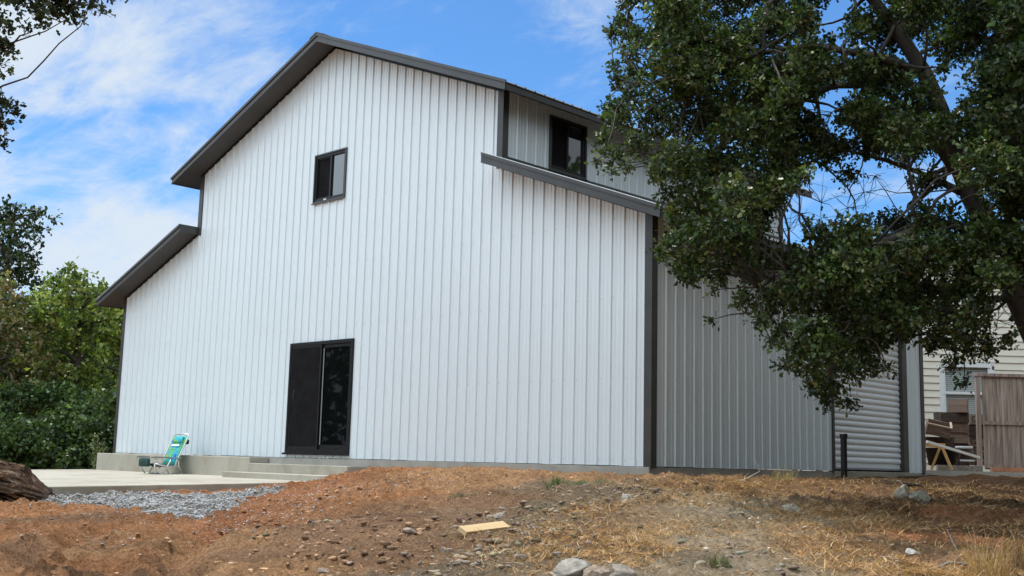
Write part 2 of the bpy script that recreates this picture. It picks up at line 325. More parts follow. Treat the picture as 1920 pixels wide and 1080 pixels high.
def soil_h(x, y):
    """terrain with its relief"""
    z = base_h(x, y)
    near = 1-sstep(np.hypot(x-15, y+5), 16, 26)
    keep = 1-(sstep(x, -.9, -.3)*(1-sstep(x, 9.02, 9.15))*sstep(y, -6.6, -6.2)*(1-sstep(y, -0.5, 0.0)))
    rel = 0.10*fbm(x*0.9, y*0.9, 3, 1)+0.075*fbm(x*3.5, y*3.5, 4, 2)
    cl = fbm(x*8, y*8, 4, 3, 0.7); rel = rel+0.15*np.maximum(cl, -0.06)*(0.4+1.6*(fbm(x*.8, y*.8, 2, 21)+.5))+0.11*np.abs(fbm(x*3.4+7, y*3.4, 5, 9, 0.72))-.015
    # wheel ruts running down the bank at the left
    p0 = RUT0; d = RUT1-RUT0; L = np.linalg.norm(d); d = d/L; n = np.array([-d[1], d[0]])
    q = (x-p0[0])*n[0]+(y-p0[1])*n[1]+0.12*np.sin(((x-p0[0])*d[0]+(y-p0[1])*d[1])*1.3); al = (x-p0[0])*d[0]+(y-p0[1])*d[1]
    inr = sstep(al, -0.5, 0.5)*(1-sstep(al, L, L+1))
    for c in (0.0, 1.15):
        g = np.exp(-((q-c)/0.16)**2); rel = rel-0.10*g*inr+0.05*np.exp(-((np.abs(q-c)-0.27)/0.09)**2)*inr
        rel = rel+0.014*g*inr*np.sin(al*38+q*14)
    amp = sstep(np.abs(y+0.0)+10*(x > 15.3)*(y > 0)+10*(x < 0), 0.05, 0.8)*0.8+0.2
    return z+rel*near*keep*amp
RUT0 = ground_hit(330, 1085)[:2]; RUT1 = ground_hit(420, 985)[:2]; RUT0 = RUT0-(RUT1-RUT0)*0.5
def axis(lo, hi, step, far):
    a = list(np.arange(lo, hi, step)); s = step
    while a[-1] < far: s *= 1.16; a.append(a[-1]+s)
    s = step
    while a[0] > -far: s *= 1.16; a.insert(0, a[0]-s)
    return np.array(a)
AX = axis(8.6, 24.5, 0.032, 900); AY = axis(-12.0, -0.1, 0.028, 900)
GX, GY = np.meshgrid(AX, AY); gx = GX.ravel(); gy = GY.ravel(); gz = soil_h(gx, gy)
nx, ny = len(AX), len(AY); ii = np.arange(nx*ny).reshape(ny, nx)
FG = np.stack([ii[:-1, :-1].ravel(), ii[:-1, 1:].ravel(), ii[1:, 1:].ravel(), ii[1:, :-1].ravel()], 1)
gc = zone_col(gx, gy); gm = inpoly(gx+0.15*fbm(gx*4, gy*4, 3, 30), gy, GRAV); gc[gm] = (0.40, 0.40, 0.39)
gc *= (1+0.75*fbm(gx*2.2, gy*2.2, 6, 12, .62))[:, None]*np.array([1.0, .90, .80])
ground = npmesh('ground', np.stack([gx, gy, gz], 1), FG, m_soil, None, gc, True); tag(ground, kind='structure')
def gz_at(x, y): return float(soil_h(np.array([x]), np.array([y]))[0])
def gpt(px, py):
    p = ground_hit(px, py); return np.array([p[0], p[1], gz_at(p[0], p[1])])

# ------------------------------------------------------------------ patio and steps
pz = lambda y: -0.39+0.0195*(y+0.47)
mb = MB(); mb.add([(-.3, -6.4, pz(-6.4)), (9.1, -6.4, pz(-6.4)), (9.1, -.474, pz(-.47)), (-.3, -.474, pz(-.47)), (-.3, -6.4, -.72), (9.1, -6.4, -.72), (9.1, -.474, -.72), (-.3, -.474, -.72)],
                  [(0, 1, 2, 3), (0, 4, 5, 1), (1, 5, 6, 2), (2, 6, 7, 3), (3, 7, 4, 0), (4, 7, 6, 5)])
tag(mb.build('patio', m_conc, bevel=0.012), kind='structure')
steps = empty('concrete_steps', (7.7, -.5, -.4), label='two low concrete steps below the sliding glass door, half buried in dirt at the right', cat='steps')
def rel(o, p): return tuple(np.array(p)-np.array(o.location))
def rbox(mb, o, x0, x1, y0, y1, z0, z1, m=0):
    l = o.location; return mb.box(x0-l.x, x1-l.x, y0-l.y, y1-l.y, z0-l.z, z1-l.z, m)
rbox(MB(), steps, 6.193, 9.2, -.50, -.032, -.45, -.130).build('upper_step', m_conc, steps, bevel=0.01)
rbox(MB(), steps, 6.05, 9.2, -.95, -.503, -.50, -.295).build('lower_step', m_conc, steps, bevel=0.01)

# ------------------------------------------------------------------ barn
W = 15.24; A = 3.03; B = W-A; HE = 3.562; HJ = 4.73; HT = 6.017; HR = 7.861; D = 8.594; OV = 0.46
barn = empty('metal_barn', (0, 0, 0), label='tall white ribbed metal barn with stepped monitor roof and charcoal trim', cat='barn')
RIB = 0.2286
def profile(u0, u1, ph=0.0):
    pts = []
    k = int(math.floor((u0-ph)/RIB))-1
    while ph+k*RIB < u1+RIB:
        c = ph+k*RIB
        pts += [(c-.021, 0), (c-.011, .023), (c+.011, .023), (c+.021, 0)]
        for q in (.0762, .1524): pts += [(c+q-.014, 0), (c+q-.006, .0045), (c+q+.006, .0045), (c+q+.014, 0)]
        k += 1
    return [p for p in pts if u0+1e-4 < p[0] < u1-1e-4], pts
def corr_wall(name, u0, u1, top, mp, openings=(), kinks=(), bot=0.0, vary=0.006, parent=barn, material=m_siding, ph=0.114):
    inn, allp = profile(u0, u1, ph); us = np.array([p[0] for p in allp]); hs = np.array([p[1] for p in allp])
    brk = sorted(set([u0, u1]+[p[0] for p in inn]+[k for k in kinks if u0 < k < u1]+[e for o in openings for e in o[:2]]))
    mb = MB()
    for a, b in zip(brk[:-1], brk[1:]):
        if b-a < 1e-5: continue
        ha, hb = np.interp(a, us, hs), np.interp(b, us, hs); p_ = int(((a+b)/2-ph+.02)//(RIB*4)); k_ = (((p_*2654435761) % 97)/97-.5)*.007; ha += k_*(a-ph-p_*RIB*4); hb += k_*(b-ph-p_*RIB*4); ta, tb = top(a+1e-5), top(b-1e-5); m = (a+b)/2
        pn = int((m-ph)/(RIB*4)); z0 = bot-vary*((pn*7919) % 5)/4
        segs = []; cur = (z0, z0)
        for o in sorted([o for o in openings if o[0] <= m <= o[1]], key=lambda o: o[2]):
            if o[2] > bot+.05: segs.append((cur[0], cur[1], o[2], o[2]))
            cur = (o[3], o[3])
        segs.append((cur[0], cur[1], ta, tb))
        for s0, s1, e0, e1 in segs:
            mb.add([mp(a, ha, s0), mp(b, hb, s1), mp(b, hb, e1), mp(a, ha, e0)], [(0, 1, 2, 3)])
            mb.add([mp(a, ha-.004, s0), mp(b, hb-.004, s1), mp(b, hb, s1), mp(a, ha, s0)], [(0, 1, 2, 3)])
    return mb.build(name, material, parent)
def front_top(x):
    if x < A: return HE+(HJ-HE)*x/A
    if x > B: return HE+(HJ-HE)*(W-x)/A
    return HT+(HR-HT)*(1-abs(x-W/2)/(W/2-A))
DOOR = (5.275, 6.765, 0.075, 1.675); DOOR = tuple(v*1.27 if i < 2 else v*1.27 for i, v in enumerate(DOOR))
WIN = (5.645*1.27, 6.40*1.27, 3.79*1.27, 4.525*1.27)
corr_wall('front_siding', 0, W, front_top, lambda u, h, z: (u, -h, z), [DOOR, WIN], [A, B, W/2])
RD = (5.08, 7.70, 0.03, 2.72)
corr_wall('side_siding', 0, D, lambda u: HE, lambda u, h, z: (W+h, u, z), [RD])
corr_wall('side_siding', 0, D, lambda u: HE, lambda u, h, z: (-h, D-u, z))
SW = (1.13, 2.065, 4.92, 5.85)
corr_wall('clerestory_siding', 0, D, lambda u: HT, lambda u, h, z: (B+h, u, z), [SW], bot=HJ+0.05, vary=0)
corr_wall('clerestory_siding', 0, D, lambda u: HT, lambda u, h, z: (A-h, D-u, z), bot=HJ+0.05, vary=0)
corr_wall('rear_siding', 0, W, front_top, lambda u, h, z: (W-u, D+h, z), kinks=[A, B, W/2])
# foundation stem: ledge at the left, exposed plinth elsewhere
mb = MB(); mb.box(0.0, W, -0.03, D, -.62, -.012); mb.build('foundation', m_found, barn, bevel=0.008)
mb = MB(); mb.box(0.12, 6.186, -.47, -.034, -.62, -.018); mb.build('concrete_ledge', m_conc, barn, bevel=0.012)
# screws
def screw_rows():
    mb = MB()
    def scr(p, n):
        n = Vector(n); a = n.orthogonal().normalized(); b2 = n.cross(a); p = Vector(p)
        vs = [p+(a*math.cos(k*math.pi/3)+b2*math.sin(k*math.pi/3))*0.0085+n*0.001 for k in range(6)]+[p+n*0.006]
        mb.add(vs, [(k, (k+1) % 6, 6) for k in range(6)])
    for r in [0.07]+[1.23+1.16*i for i in range(6)]:
        k = 0
        while True:
            u = 0.114+k*RIB+.045; k += 1
            if u > W: break
            z = r+0.01*math.sin(k*1.7)
            if z < front_top(u)-.1 and not any(o[0]-.03 < u < o[1]+.03 and o[2]-.03 < z < o[3]+.03 for o in (DOOR, WIN)): scr((u+random.uniform(-.004, .004), -.001, z), (0, -1, 0))
            if u < D and z < HE-.1 and not (RD[0]-.15 < u < RD[1]+.2 and z < RD[3]+.1): scr((W+.001, u, z), (1, 0, 0))
    return mb
o = screw_rows().build('screws', mat('screw_heads', (0.42, 0.42, 0.40), 0.4, 0.3), barn); tag(o, kind='stuff')
# corner trims (front face + side face)
def corner(x, y, sx, sy, z0, z1):
    mb = MB(); w = 0.105; t_ = 0.026
    mb.prism([(x+sx*t_, y+sy*t_, z0), (x-sx*w, y+sy*t_, z0), (x-sx*w, y+sy*.001, z0), (x+sx*.001, y+sy*.001, z0), (x+sx*.001, y-sy*w, z0), (x+sx*t_, y-sy*w, z0)], (0, 0, z1-z0))
    return mb.build('corner_trim', m_trim, barn)
corner(0, 0, -1, -1, -.012, HE-.01); corner(W, 0, 1, -1, -.02, HE-.01); corner(W, D, 1, 1, -.02, HE-.01); corner(0, D, -1, 1, -.02, HE-.01)
corner(A, 0, -1, -1, HJ-.05, HT-.01); corner(B, 0, 1, -1, HJ-.02, HT-.01); corner(B, D, 1, 1, HJ, HT-.01); corner(A, D, -1, 1, HJ, HT-.01)
# roofs
TH = 0.11
m_sunlit_edge = mat('sunlit_edge_tone', (.62, .63, .63), .3, .3)  # pale tone paints sunlight onto the upper edge of the low rakes
def roof(xe, ze, xt, zt, sgn, closed_top):
    """slope from eave (xe,ze) up to (xt,zt); sgn = outward x direction of the eave"""
    sl_ = (zt-ze)/abs(xt-xe); Y0, Y1 = -OV, D+OV
    ex = xe+sgn*OV; ez = ze-sl_*OV; up = lambda x, off: ze+sl_*(xe-x)*sgn+off
    inner = xt
    # ribbed steel sheet
    mb = MB(); k = 0; us = []
    y = Y0-.02
    while y < Y1: us += [(y, 0), (y+.012, .022), (y+.03, .022), (y+.042, 0)]; y += RIB
    us.append((Y1+.02, 0))
    x0 = ex+sgn*.035
    for (a, ha), (b, hb) in zip(us[:-1], us[1:]):
        mb.add([(x0, a, up(x0, TH+ha)), (x0, b, up(x0, TH+hb)), (inner, b, up(inner, TH+hb)), (inner, a, up(inner, TH+ha))], [(0, 1, 2, 3)])
        mb.add([(x0, a, up(x0, TH-.012)), (x0, b, up(x0, TH-.012)), (x0, b, up(x0, TH+hb)), (x0, a, up(x0, TH+ha))], [(0, 1, 2, 3)])
    mb.add([(x0, Y0-.02, up(x0, TH-.012)), (x0, Y1+.02, up(x0, TH-.012)), (inner, Y1+.02, up(inner, TH-.012)), (inner, Y0-.02, up(inner, TH-.012))], [(0, 1, 2, 3)])
    mb.build('roof', m_roof, barn)
    # soffit under the rakes and the eave
    for ya, yb in ((Y0+.02, -.002), (D+.002, Y1-.02)):
        mb = MB(); mb.prism([(ex, ya, up(ex, 0)), (inner, ya, up(inner, 0)), (inner, ya, up(inner, .05)), (ex, ya, up(ex, .05))], (0, yb-ya, 0)); mb.build('rake_soffit', m_soffit, barn)
    mb = MB(); mb.prism([(ex, Y0+.0215, up(ex, .052)), (ex, Y0+.0215, up(ex, .094)), (xe, Y0+.0215, up(xe, .094)), (xe, Y0+.0215, up(xe, .052))], (0, Y1-Y0-.043, 0)); mb.build('roof_decking', m_soffit, barn)
    mb = MB(); mb.prism([(ex, .0, up(ex, .001)), (xe+sgn*.001, .0, up(xe, .001)), (xe+sgn*.001, .0, up(xe, .05)), (ex, .0, up(ex, .05))], (0, D, 0)); mb.build('eave_soffit', m_soffit, barn)
    mb = MB(); mb.prism([(xe, -.027, up(xe, -.045)), (inner, -.027, up(inner, -.045)), (inner, -.027, up(inner, -.001)), (xe, -.027, up(xe, -.001))], (0, .024, 0)); mb.build('wall_head_trim', m_black, barn)
    # rake boards, with the folded upper edge standing a little proud, and the eave board
    for ya, s in ((Y0, -1), (Y1, 1)):
        mb = MB()
        mb.prism([(ex+sgn*.02, ya, up(ex, -.022)), (inner, ya, up(inner, -.022)), (inner, ya, up(inner, TH-.02)), (ex+sgn*.02, ya, up(ex, TH-.03))], (0, -s*.02, 0))
        mb.prism([(ex+sgn*.045, ya+s*.022, up(ex, TH-.035)), (inner, ya+s*.022, up(inner, TH-.03)), (inner, ya+s*.022, up(inner, TH+.026)), (ex+sgn*.045, ya+s*.022, up(ex, TH+.015))], (0, -s*.019, 0))
        mb.prism([(ex+sgn*.02, ya+s*.012, up(ex, -.032)), (inner, ya+s*.012, up(inner, -.032)), (inner, ya+s*.012, up(inner, -.012)), (ex+sgn*.02, ya+s*.012, up(ex, -.012))], (0, -s*.011, 0))
        mb.build('rake_trim', m_trim, barn)
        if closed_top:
            mb = MB(); mb.prism([(ex+sgn*.046, ya+s*.018, up(ex, TH+.017)), (inner, ya+s*.018, up(inner, TH+.0265)), (inner, ya+s*.018, up(inner, TH+.037)), (ex+sgn*.046, ya+s*.018, up(ex, TH+.030))], (0, -s*.015, 0)); mb.build('sunlit_roof_edge', m_sunlit_edge, barn)
    mb = MB(); mb.box(min(ex, ex+sgn*.02), max(ex, ex+sgn*.02), Y0+.003, Y1-.003, ez-.02, ez+TH-.035); mb.build('eave_trim', m_trim, barn)
    if closed_top:      # end of the low roof in front of the raised wall
        for ya, yb in ((Y0+.003, -.03), (D+.03, Y1-.003)):
            mb = MB(); mb.box(min(inner, inner-sgn*.02)-.0, max(inner, inner-sgn*.02), ya, yb, zt-.03, zt+TH+.024); mb.build('end_cap', m_trim, barn)
        mb = MB(); mb.box(min(inner+sgn*.001, inner+sgn*.03), max(inner+sgn*.001, inner+sgn*.03), -.0, D, zt+TH-.02, zt+TH+.07); mb.build('flashing', m_trim, barn)
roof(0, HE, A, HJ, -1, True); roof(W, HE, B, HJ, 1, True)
roof(A, HT, W/2, HR, -1, False); roof(B, HT, W/2, HR, 1, False)
mb = MB(); s_ = (HR-HT)/(W/2-A)
for sg in (-1, 1):
    mb.prism([(W/2, -OV-.03, HR+TH+.045), (W/2+sg*.2, -OV-.03, HR+TH+.045-.2*s_), (W/2+sg*.2, -OV-.03, HR+TH+.02-.2*s_), (W/2, -OV-.03, HR+TH+.02)], (0, D+2*OV+.06, 0))
mb.build('ridge_cap', m_roof, barn)
# windows: local frame u (along), n (outward), z
def window(parent, name, mp, u0, u1, z0, z1, screen_left=True, label_tab=True, sl='screen'):
    def bx(ua, ub, na, nb, za, zb):
        mb = MB(); c = [mp(u, n, z) for z in (za, zb) for n in (na, nb) for u in (ua, ub)]
        return mb.add(c, [(0, 2, 3, 1), (4, 5, 7, 6), (0, 1, 5, 4), (2, 6, 7, 3), (0, 4, 6, 2), (1, 3, 7, 5)])
    def ring(ua, ub, za, zb, w, na, nb, wb=None):
        mb = MB(); wb = wb or w
        for a, b_, c, d in ((ua, ub, zb-w, zb), (ua, ub, za, za+wb), (ua, ua+w, za+wb, zb-w), (ub-w, ub, za+wb, zb-w)):
            q = bx(a, b_, na, nb, c, d); mb.add(q.v, q.f)
        return mb
    fr = ring(u0-.012, u1+.012, z0-.012, z1+.012, .028, -.03, .034).build(name, m_bronze, parent)
    ring(u0+.016, u1-.016, z0+.016, z1-.016, .045, -.045, .012, .055).build('sash_frame', m_black, fr)
    um = (u0+u1)/2
    bx(um-.022, um+.022, -.04, .006, z0+.071, z1-.061).build('mullion', m_black, fr)
    l0, l1, r0, r1 = u0+.061, um-.022, um+.022, u1-.061
    if not screen_left: l0, l1, r0, r1 = r0, r1, l0, l1
    ring(l0+.001, l1-.001, z0+.072, z1-.062, .022, -.034, -.012).build('screen_frame', m_black, fr)
    bx(l0+.023, l1-.023, -.028, -.024, z0+.094, z1-.084).build('insect_screen', m_screen, fr)
    bx(r0, r1, -.03, -.024, z0+.071, z1-.061).build('glass_pane', m_glass, fr)
    bx(u0-.03, u1+.03, .0345, .05, z0-.03, z0-.011).build('sill_trim', m_trim, fr)
    return fr, bx
fmap = lambda u, n, z: (u, -n, z)
w1, bx = window(barn, 'window', fmap, *WIN); w1['label'] = 'small square sliding window high in the front gable'
bx((WIN[0]+WIN[1])/2-.17, (WIN[0]+WIN[1])/2-.09, .0125, .016, WIN[2]+.025, WIN[2]+.05).build('sticker', m_whitepl, w1)
cmap = lambda u, n, z: (B+n, u, z)
w2, bx = window(barn, 'window', cmap, *SW); w2['label'] = 'dark sliding window in the raised side wall above the low roof'
# sliding door
u0, u1, z0, z1 = DOOR
def bxf(ua, ub, na, nb, za, zb, mb=None):
    mb = mb or MB(); return mb.box(ua, ub, -nb, -na, za, zb)
mb = MB()
for a in ((u0-.012, u1+.012, z1-.05, z1+.012), (u0-.012, u1+.012, z0-.012, z0+.055), (u0-.012, u0+.045, z0+.055, z1-.05), (u1-.045, u1+.012, z0+.055, z1-.05)): bxf(a[0], a[1], -.06, .036, a[2], a[3], mb)
door = mb.build('sliding_door', m_black, barn); um = (u0+u1)/2
def panel(name, a, b, n0, n1, w, paneM, pn):
    mb = MB()
    for q in ((a, b, z1-.05-w, z1-.051), (a, b, z0+.056, z0+.055+w*1.3), (a, a+w, z0+.055+w*1.3, z1-.05-w), (b-w, b, z0+.055+w*1.3, z1-.05-w)): bxf(q[0], q[1], n0, n1, q[2], q[3], mb)
    p = mb.build(name, m_black, door)
    return p, bxf(a+w, b-w, (n0+n1)/2-.004, (n0+n1)/2+.004, z0+.055+w*1.3, z1-.05-w).build(pn, paneM, door)
panel('screen_panel_frame', u0+.046, um+.03, .008, .026, .04, m_screen, 'insect_screen')
pf, _ = panel('fixed_panel_frame', um-.01, u1-.046, -.045, -.005, .065, m_doorglass, 'glass_pane')
bxf(um+.056, um+.085, -.004, .0, z0+.14, z1-.12).build('grey_stile', mat('grey_aluminium', (0.25, 0.26, 0.26), 0.4, 0.3), door)
MB().tube([(u0+.20, -.03, z0+.98), (u0+.2, -.055, z0+1.0), (u0+.2, -.055, z0+1.12), (u0+.2, -.03, z0+1.14)], .008, 6).build('handle', m_trim, door)
mb = MB(); mb.box(u0-.05, u1+.05, -.07, -.037, z0-.05, z0-.013); mb.build('door_sill', m_black, barn)
# roll-up door
m_curt = mat('roll_curtain', (0.78, 0.80, 0.81), 0.35)
rn = []
z = RD[2]+.0
npt = int((RD[3]-RD[2])/.0125)
mb = MB(); vs = []
for i in range(npt+1):
    zz = RD[2]+i*.0125; hh = 0.026*abs(math.sin(math.pi*(zz-RD[2])/.105))**0.7 if zz > RD[2]+.12 else .004
    vs += [(W-.05+hh, RD[0], zz), (W-.05+hh, RD[1], zz)]
mb.add(vs, [(2*i, 2*i+1, 2*i+3, 2*i+2) for i in range(npt)])
rd = mb.build('roll_up_door', m_curt, barn)
mb = MB(); mb.box(W-.06, W-.02, RD[0]+.01, RD[1]-.01, RD[2]+.001, RD[2]+.035); mb.build('bottom_bar', mat('bottom_bar_steel', (0.35, 0.36, 0.38), 0.4, 0.4), rd)
mb = MB(); mb.box(W+.022, W+.06, RD[0]-.2, RD[1]+.25, RD[3]-.02, RD[3]+.12); mb.build('header_trim', m_trim, rd)
mb = MB(); mb.box(W-.07, W+.03, RD[0]-.03, RD[0]+.03, -.015, RD[3]-.021); mb.build('jamb_trim', m_trim, rd)
mb = MB(); mb.box(W-.07, W+.045, RD[1]-.03, RD[1]+.16, -.015, RD[3]-.021); mb.build('jamb_trim', m_trim, rd)
mb = MB(); mb.box(W+.005, W+.20, RD[0]-.0, RD[1]+.22, -.25, .0); mb.build('concrete_sill', m_conc, rd, bevel=.01)

# ------------------------------------------------------------------ black vent pipe beside the roll-up door
p = at(1583, 893, 16.2); p[2] = gz_at(p[0], p[1])
pipe = MB(); H_ = 0.66
pipe.tube([(0, 0, -.1), (0, 0, H_-.06)], .045, 20); pipe.tube([(0, 0, H_-.062), (0, 0, H_-.06), (0, 0, H_), (0, 0, H_+.008)], [.046, .056, .056, .05], 20)
o = pipe.build('vent_pipe', mat('black_abs_pipe', (0.012, 0.012, 0.013), 0.35), None, True); o.location = p
b_ = o.modifiers.new('es', 'EDGE_SPLIT'); tag(o, 'upright black plastic pipe standing in the dirt before the roll-up door', 'pipe')

# ------------------------------------------------------------------ rocks, gravel, clods
def planes_rock(n, rs, sq=(1, 1, 1)):
    nn_ = rs.normal(size=(n, 3)); nn_ /= np.linalg.norm(nn_, axis=1)[:, None]; dd = rs.uniform(0.72, 1.05, n)
    return nn_, dd
def rock_verts(V, rs, nplanes=13, noise=0.05):
    nn_, dd = planes_rock(nplanes, rs); dt = V@nn_.T
    r = np.where(dt > 0.05, dd[None]/np.maximum(dt, .05), 9).min(1); r = np.minimum(r, 1.35)
    if noise:
        r = r*(1+np.array([mnoise.fractal(Vector(v*2.2+rs_off), 0.9, 2.1, 5) for v, rs_off in zip(V, [rs.uniform(0, 50)]*len(V))])*noise)
    return V*r[:, None]
def ico(sub):
    bm = bmesh.new(); bmesh.ops.create_icosphere(bm, subdivisions=sub, radius=1)
    V = np.array([v.co[:] for v in bm.verts]); Fc = np.array([[v.index for v in f.verts] for f in bm.faces]); bm.free(); return V, Fc
ICO4 = ico(5); ICO1 = ico(1); ICO2 = ico(2)
def rock(px, py, wpx, hpx, color, label, name='rock', cat='rock', seed=0, pt=None, yaw=None, depthf=0.8, planes=13):
    p = gpt(px, py) if pt is None else np.array(pt); d = (p-CAM)@FW; k = d/F; rs = np.random.RandomState(seed+100)
    V = rock_verts(ICO4[0], rs, planes, 0.10); V = V/np.abs(V).max(0)
    c = np.array(color)[None]*(1+0.35*np.array([mnoise.fractal(Vector(v*3+seed), 0.8, 2, 4) for v in V]))[:, None]
    o = npmesh(name, V*np.array([wpx*k/2, wpx*k/2*depthf, hpx*k*0.55]), ICO4[1], m_stone, None, np.clip(c, 0.02, 1), False)
    o.location = (p[0], p[1], p[2]+hpx*k*0.14); o.rotation_euler = (rs.uniform(-.15, .15), rs.uniform(-.12, .12), -YAW+(rs.uniform(-.4, .4) if yaw is None else yaw))
    tag(o, label, cat); return o
for i, a in enumerate([
    (1068, 1094, 100, 56, (0.29, 0.26, 0.22), 'largest pale grey angular rock at the bottom edge of the bank'),
    (1122, 1094, 60, 40, (0.32, 0.24, 0.18), 'tan rock wedged between two paler rocks at the bottom edge'),
    (1166, 1094, 62, 42, (0.28, 0.235, 0.19), 'rounded cream rock with a brown side, right end of the bottom row'),
    (1176, 946, 28, 24, (0.40, 0.36, 0.30), 'pale tan stone alone in the rubble under the front corner of the barn'),
    (1482, 962, 46, 34, (0.30, 0.26, 0.20), 'grey block of stone sunk in the dry grass'),
    (1694, 936, 34, 42, (0.30, 0.27, 0.21), 'upright pointed grey rock in the shade of the oak'),
    (1722, 942, 44, 24, (0.29, 0.26, 0.20), 'low grey slab leaning against the pointed shaded rock'),
    (1710, 1040, 32, 15, (0.40, 0.37, 0.33), 'small whitish stone on the red dirt patch'),
    (1705, 1056, 26, 7, (0.50, 0.44, 0.38), 'thin flat pale stone just below the whitish stone'),
    (768, 1002, 34, 15, (0.34, 0.26, 0.20), 'flat tan stone lying alone on the brown slope'),
    (588, 990, 26, 18, (0.09, 0.07, 0.055), 'dark brown broken clod on the left slope'),
    (556, 996, 22, 16, (0.12, 0.09, 0.07), 'smaller dark clod beside the broken dark clod'),
    (868, 978, 30, 13, (0.24, 0.15, 0.11), 'reddish brown stone above the left end of the board'),
    (852, 990, 18, 10, (0.36, 0.27, 0.20), 'little tan stone touching the left end of the board'),
    (936, 970, 34, 18, (0.30, 0.25, 0.20), 'brown grey stone above the right end of the board'),
    (608, 1068, 34, 14, (0.30, 0.24, 0.19), 'low flat brown stone near the bottom left of centre'),
    (984, 1018, 24, 13, (0.46, 0.42, 0.37), 'pale stone in grey rubble right of the board'),
    (1164, 968, 20, 8, (0.30, 0.23, 0.18), 'dark edged small stone under the pale tan stone'),
    (834, 1036, 18, 12, (0.36, 0.29, 0.23), 'small tan stone below the board'),
    (1163, 893, 16, 9, (0.55, 0.52, 0.47), 'whitish stone at the foot of the barn foundation'),
    (1140, 908, 16, 8, (0.2, 0.14, 0.1), 'dark brown stone beside the green grass tufts'),
    (400, 1004, 20, 11, (0.36, 0.19, 0.11), 'orange lump of clay below the gravel'),
]): rock(*a[:4], a[4], a[5], seed=i*7+3)
def tvar(n, rs, V0, F0, nvar=24, planes=7):
    o = []
    for _ in range(nvar):
        nn_ = rs.normal(size=(planes, 3)); nn_ /= np.linalg.norm(nn_, axis=1)[:, None]; dd = rs.uniform(.38, .95, planes); dt = V0@nn_.T
        r = np.minimum(np.where(dt > .05, dd[None]/np.maximum(dt, .05), 9).min(1), 1.25); o.append(V0*r[:, None]*np.array([1.25, 1.0, .8])/max(.6, r.mean()))
    return o
def scatter_stones(name, P, size, col, V0F0, flat=0.7, seed=1, sink=0.25, kindlab='gravel'):
    rs = np.random.RandomState(seed); V0, F0 = V0F0; var = tvar(0, rs, V0, F0); n = len(P)
    T = np.stack(var)[rs.randint(0, len(var), n)]          # n, nv, 3
    a = rs.uniform(0, 6.28, n); ca, sa = np.cos(a), np.sin(a)
    S = size[:, None]*np.stack([rs.uniform(.7, 1.2, n), rs.uniform(.6, 1.1, n), rs.uniform(.45, .85, n)*flat/.7], 1)
    T = T*S[:, None, :]
    X = T[:, :, 0]*ca[:, None]-T[:, :, 1]*sa[:, None]; Y = T[:, :, 0]*sa[:, None]+T[:, :, 1]*ca[:, None]
    V = np.stack([X+P[:, None, 0], Y+P[:, None, 1], T[:, :, 2]+P[:, None, 2]+(S[:, 2]*(1-2*sink))[:, None]], 2)
    nv = len(V0); Fc = (F0[None]+(np.arange(n)*nv)[:, None, None]).reshape(-1, 3)
    C = np.repeat(col, nv, axis=0)
    return tag(npmesh(name, V.reshape(-1, 3), Fc, m_stone, None, C), kind='stuff')
def bounds(poly): a = np.array(poly); return a[:, 0].min(), a[:, 0].max(), a[:, 1].min(), a[:, 1].max()
# gravel bed beside the patio, with strays below it
x0, x1, y0, y1 = bounds(GRAV); n = 85000; qx = RS.uniform(x0-.3, x1+.6, n); qy = RS.uniform(y0-.4, y1+.3, n)
inn = inpoly(qx+.22*fbm(qx*3, qy*3, 4, 40), qy+.22*fbm(qx*3, qy*3, 4, 41), GRAV)
stray = RS.rand(n) < 0.045; k = (inn | stray) & (qx > 9.12); qx, qy = qx[k], qy[k]
ex_ = []
for px, py, s_, m_ in ((420, 975, .5, 160), (330, 1000, .7, 110), (520, 955, .5, 80), (250, 1010, .8, 60), (150, 1030, .9, 40), (20, 960, .6, 40)):
    c = ground_hit(px, py); ex_.append(np.stack([RS.normal(c[0], s_, m_), RS.normal(c[1], s_, m_)], 1))
ex_ = np.concatenate(ex_); ex_ = ex_[ex_[:, 0] > 9.12]; qx = np.concatenate([qx, ex_[:, 0]]); qy = np.concatenate([qy, ex_[:, 1]])
g_ = RS.uniform(.42, .68, len(qx)); P = np.stack([qx, qy, soil_h(qx, qy)], 1)
scatter_stones('gravel', P, RS.uniform(.004, .012, len(P)), np.stack([g_*1.0, g_*1.0, g_*1.0], 1), ICO1, seed=5)
# clods and pebbles over the bank
n = 28000; qx = RS.uniform(9.5, 24, n); qy = RS.uniform(-11.5, -.15, n)
dn = fbm(qx*1.3, qy*1.3, 4, 50)+0.5; k = RS.rand(n) < np.clip((dn-.35)*2.4, .05, 1)
k &= ~inpoly(qx, qy, GRAV); qx, qy = qx[k], qy[k]; P = np.stack([qx, qy, soil_h(qx, qy)], 1)
col = zone_col(qx, qy)*RS.uniform(.45, 1.5, len(qx))[:, None]; pale = RS.rand(len(qx)) < .03; col[pale] = np.array([.46, .42, .37])*RS.uniform(.7, 1.1, pale.sum())[:, None]
scatter_stones('loose_stones', P, .003+.020*RS.rand(len(P))**9, col, ICO1, seed=6)
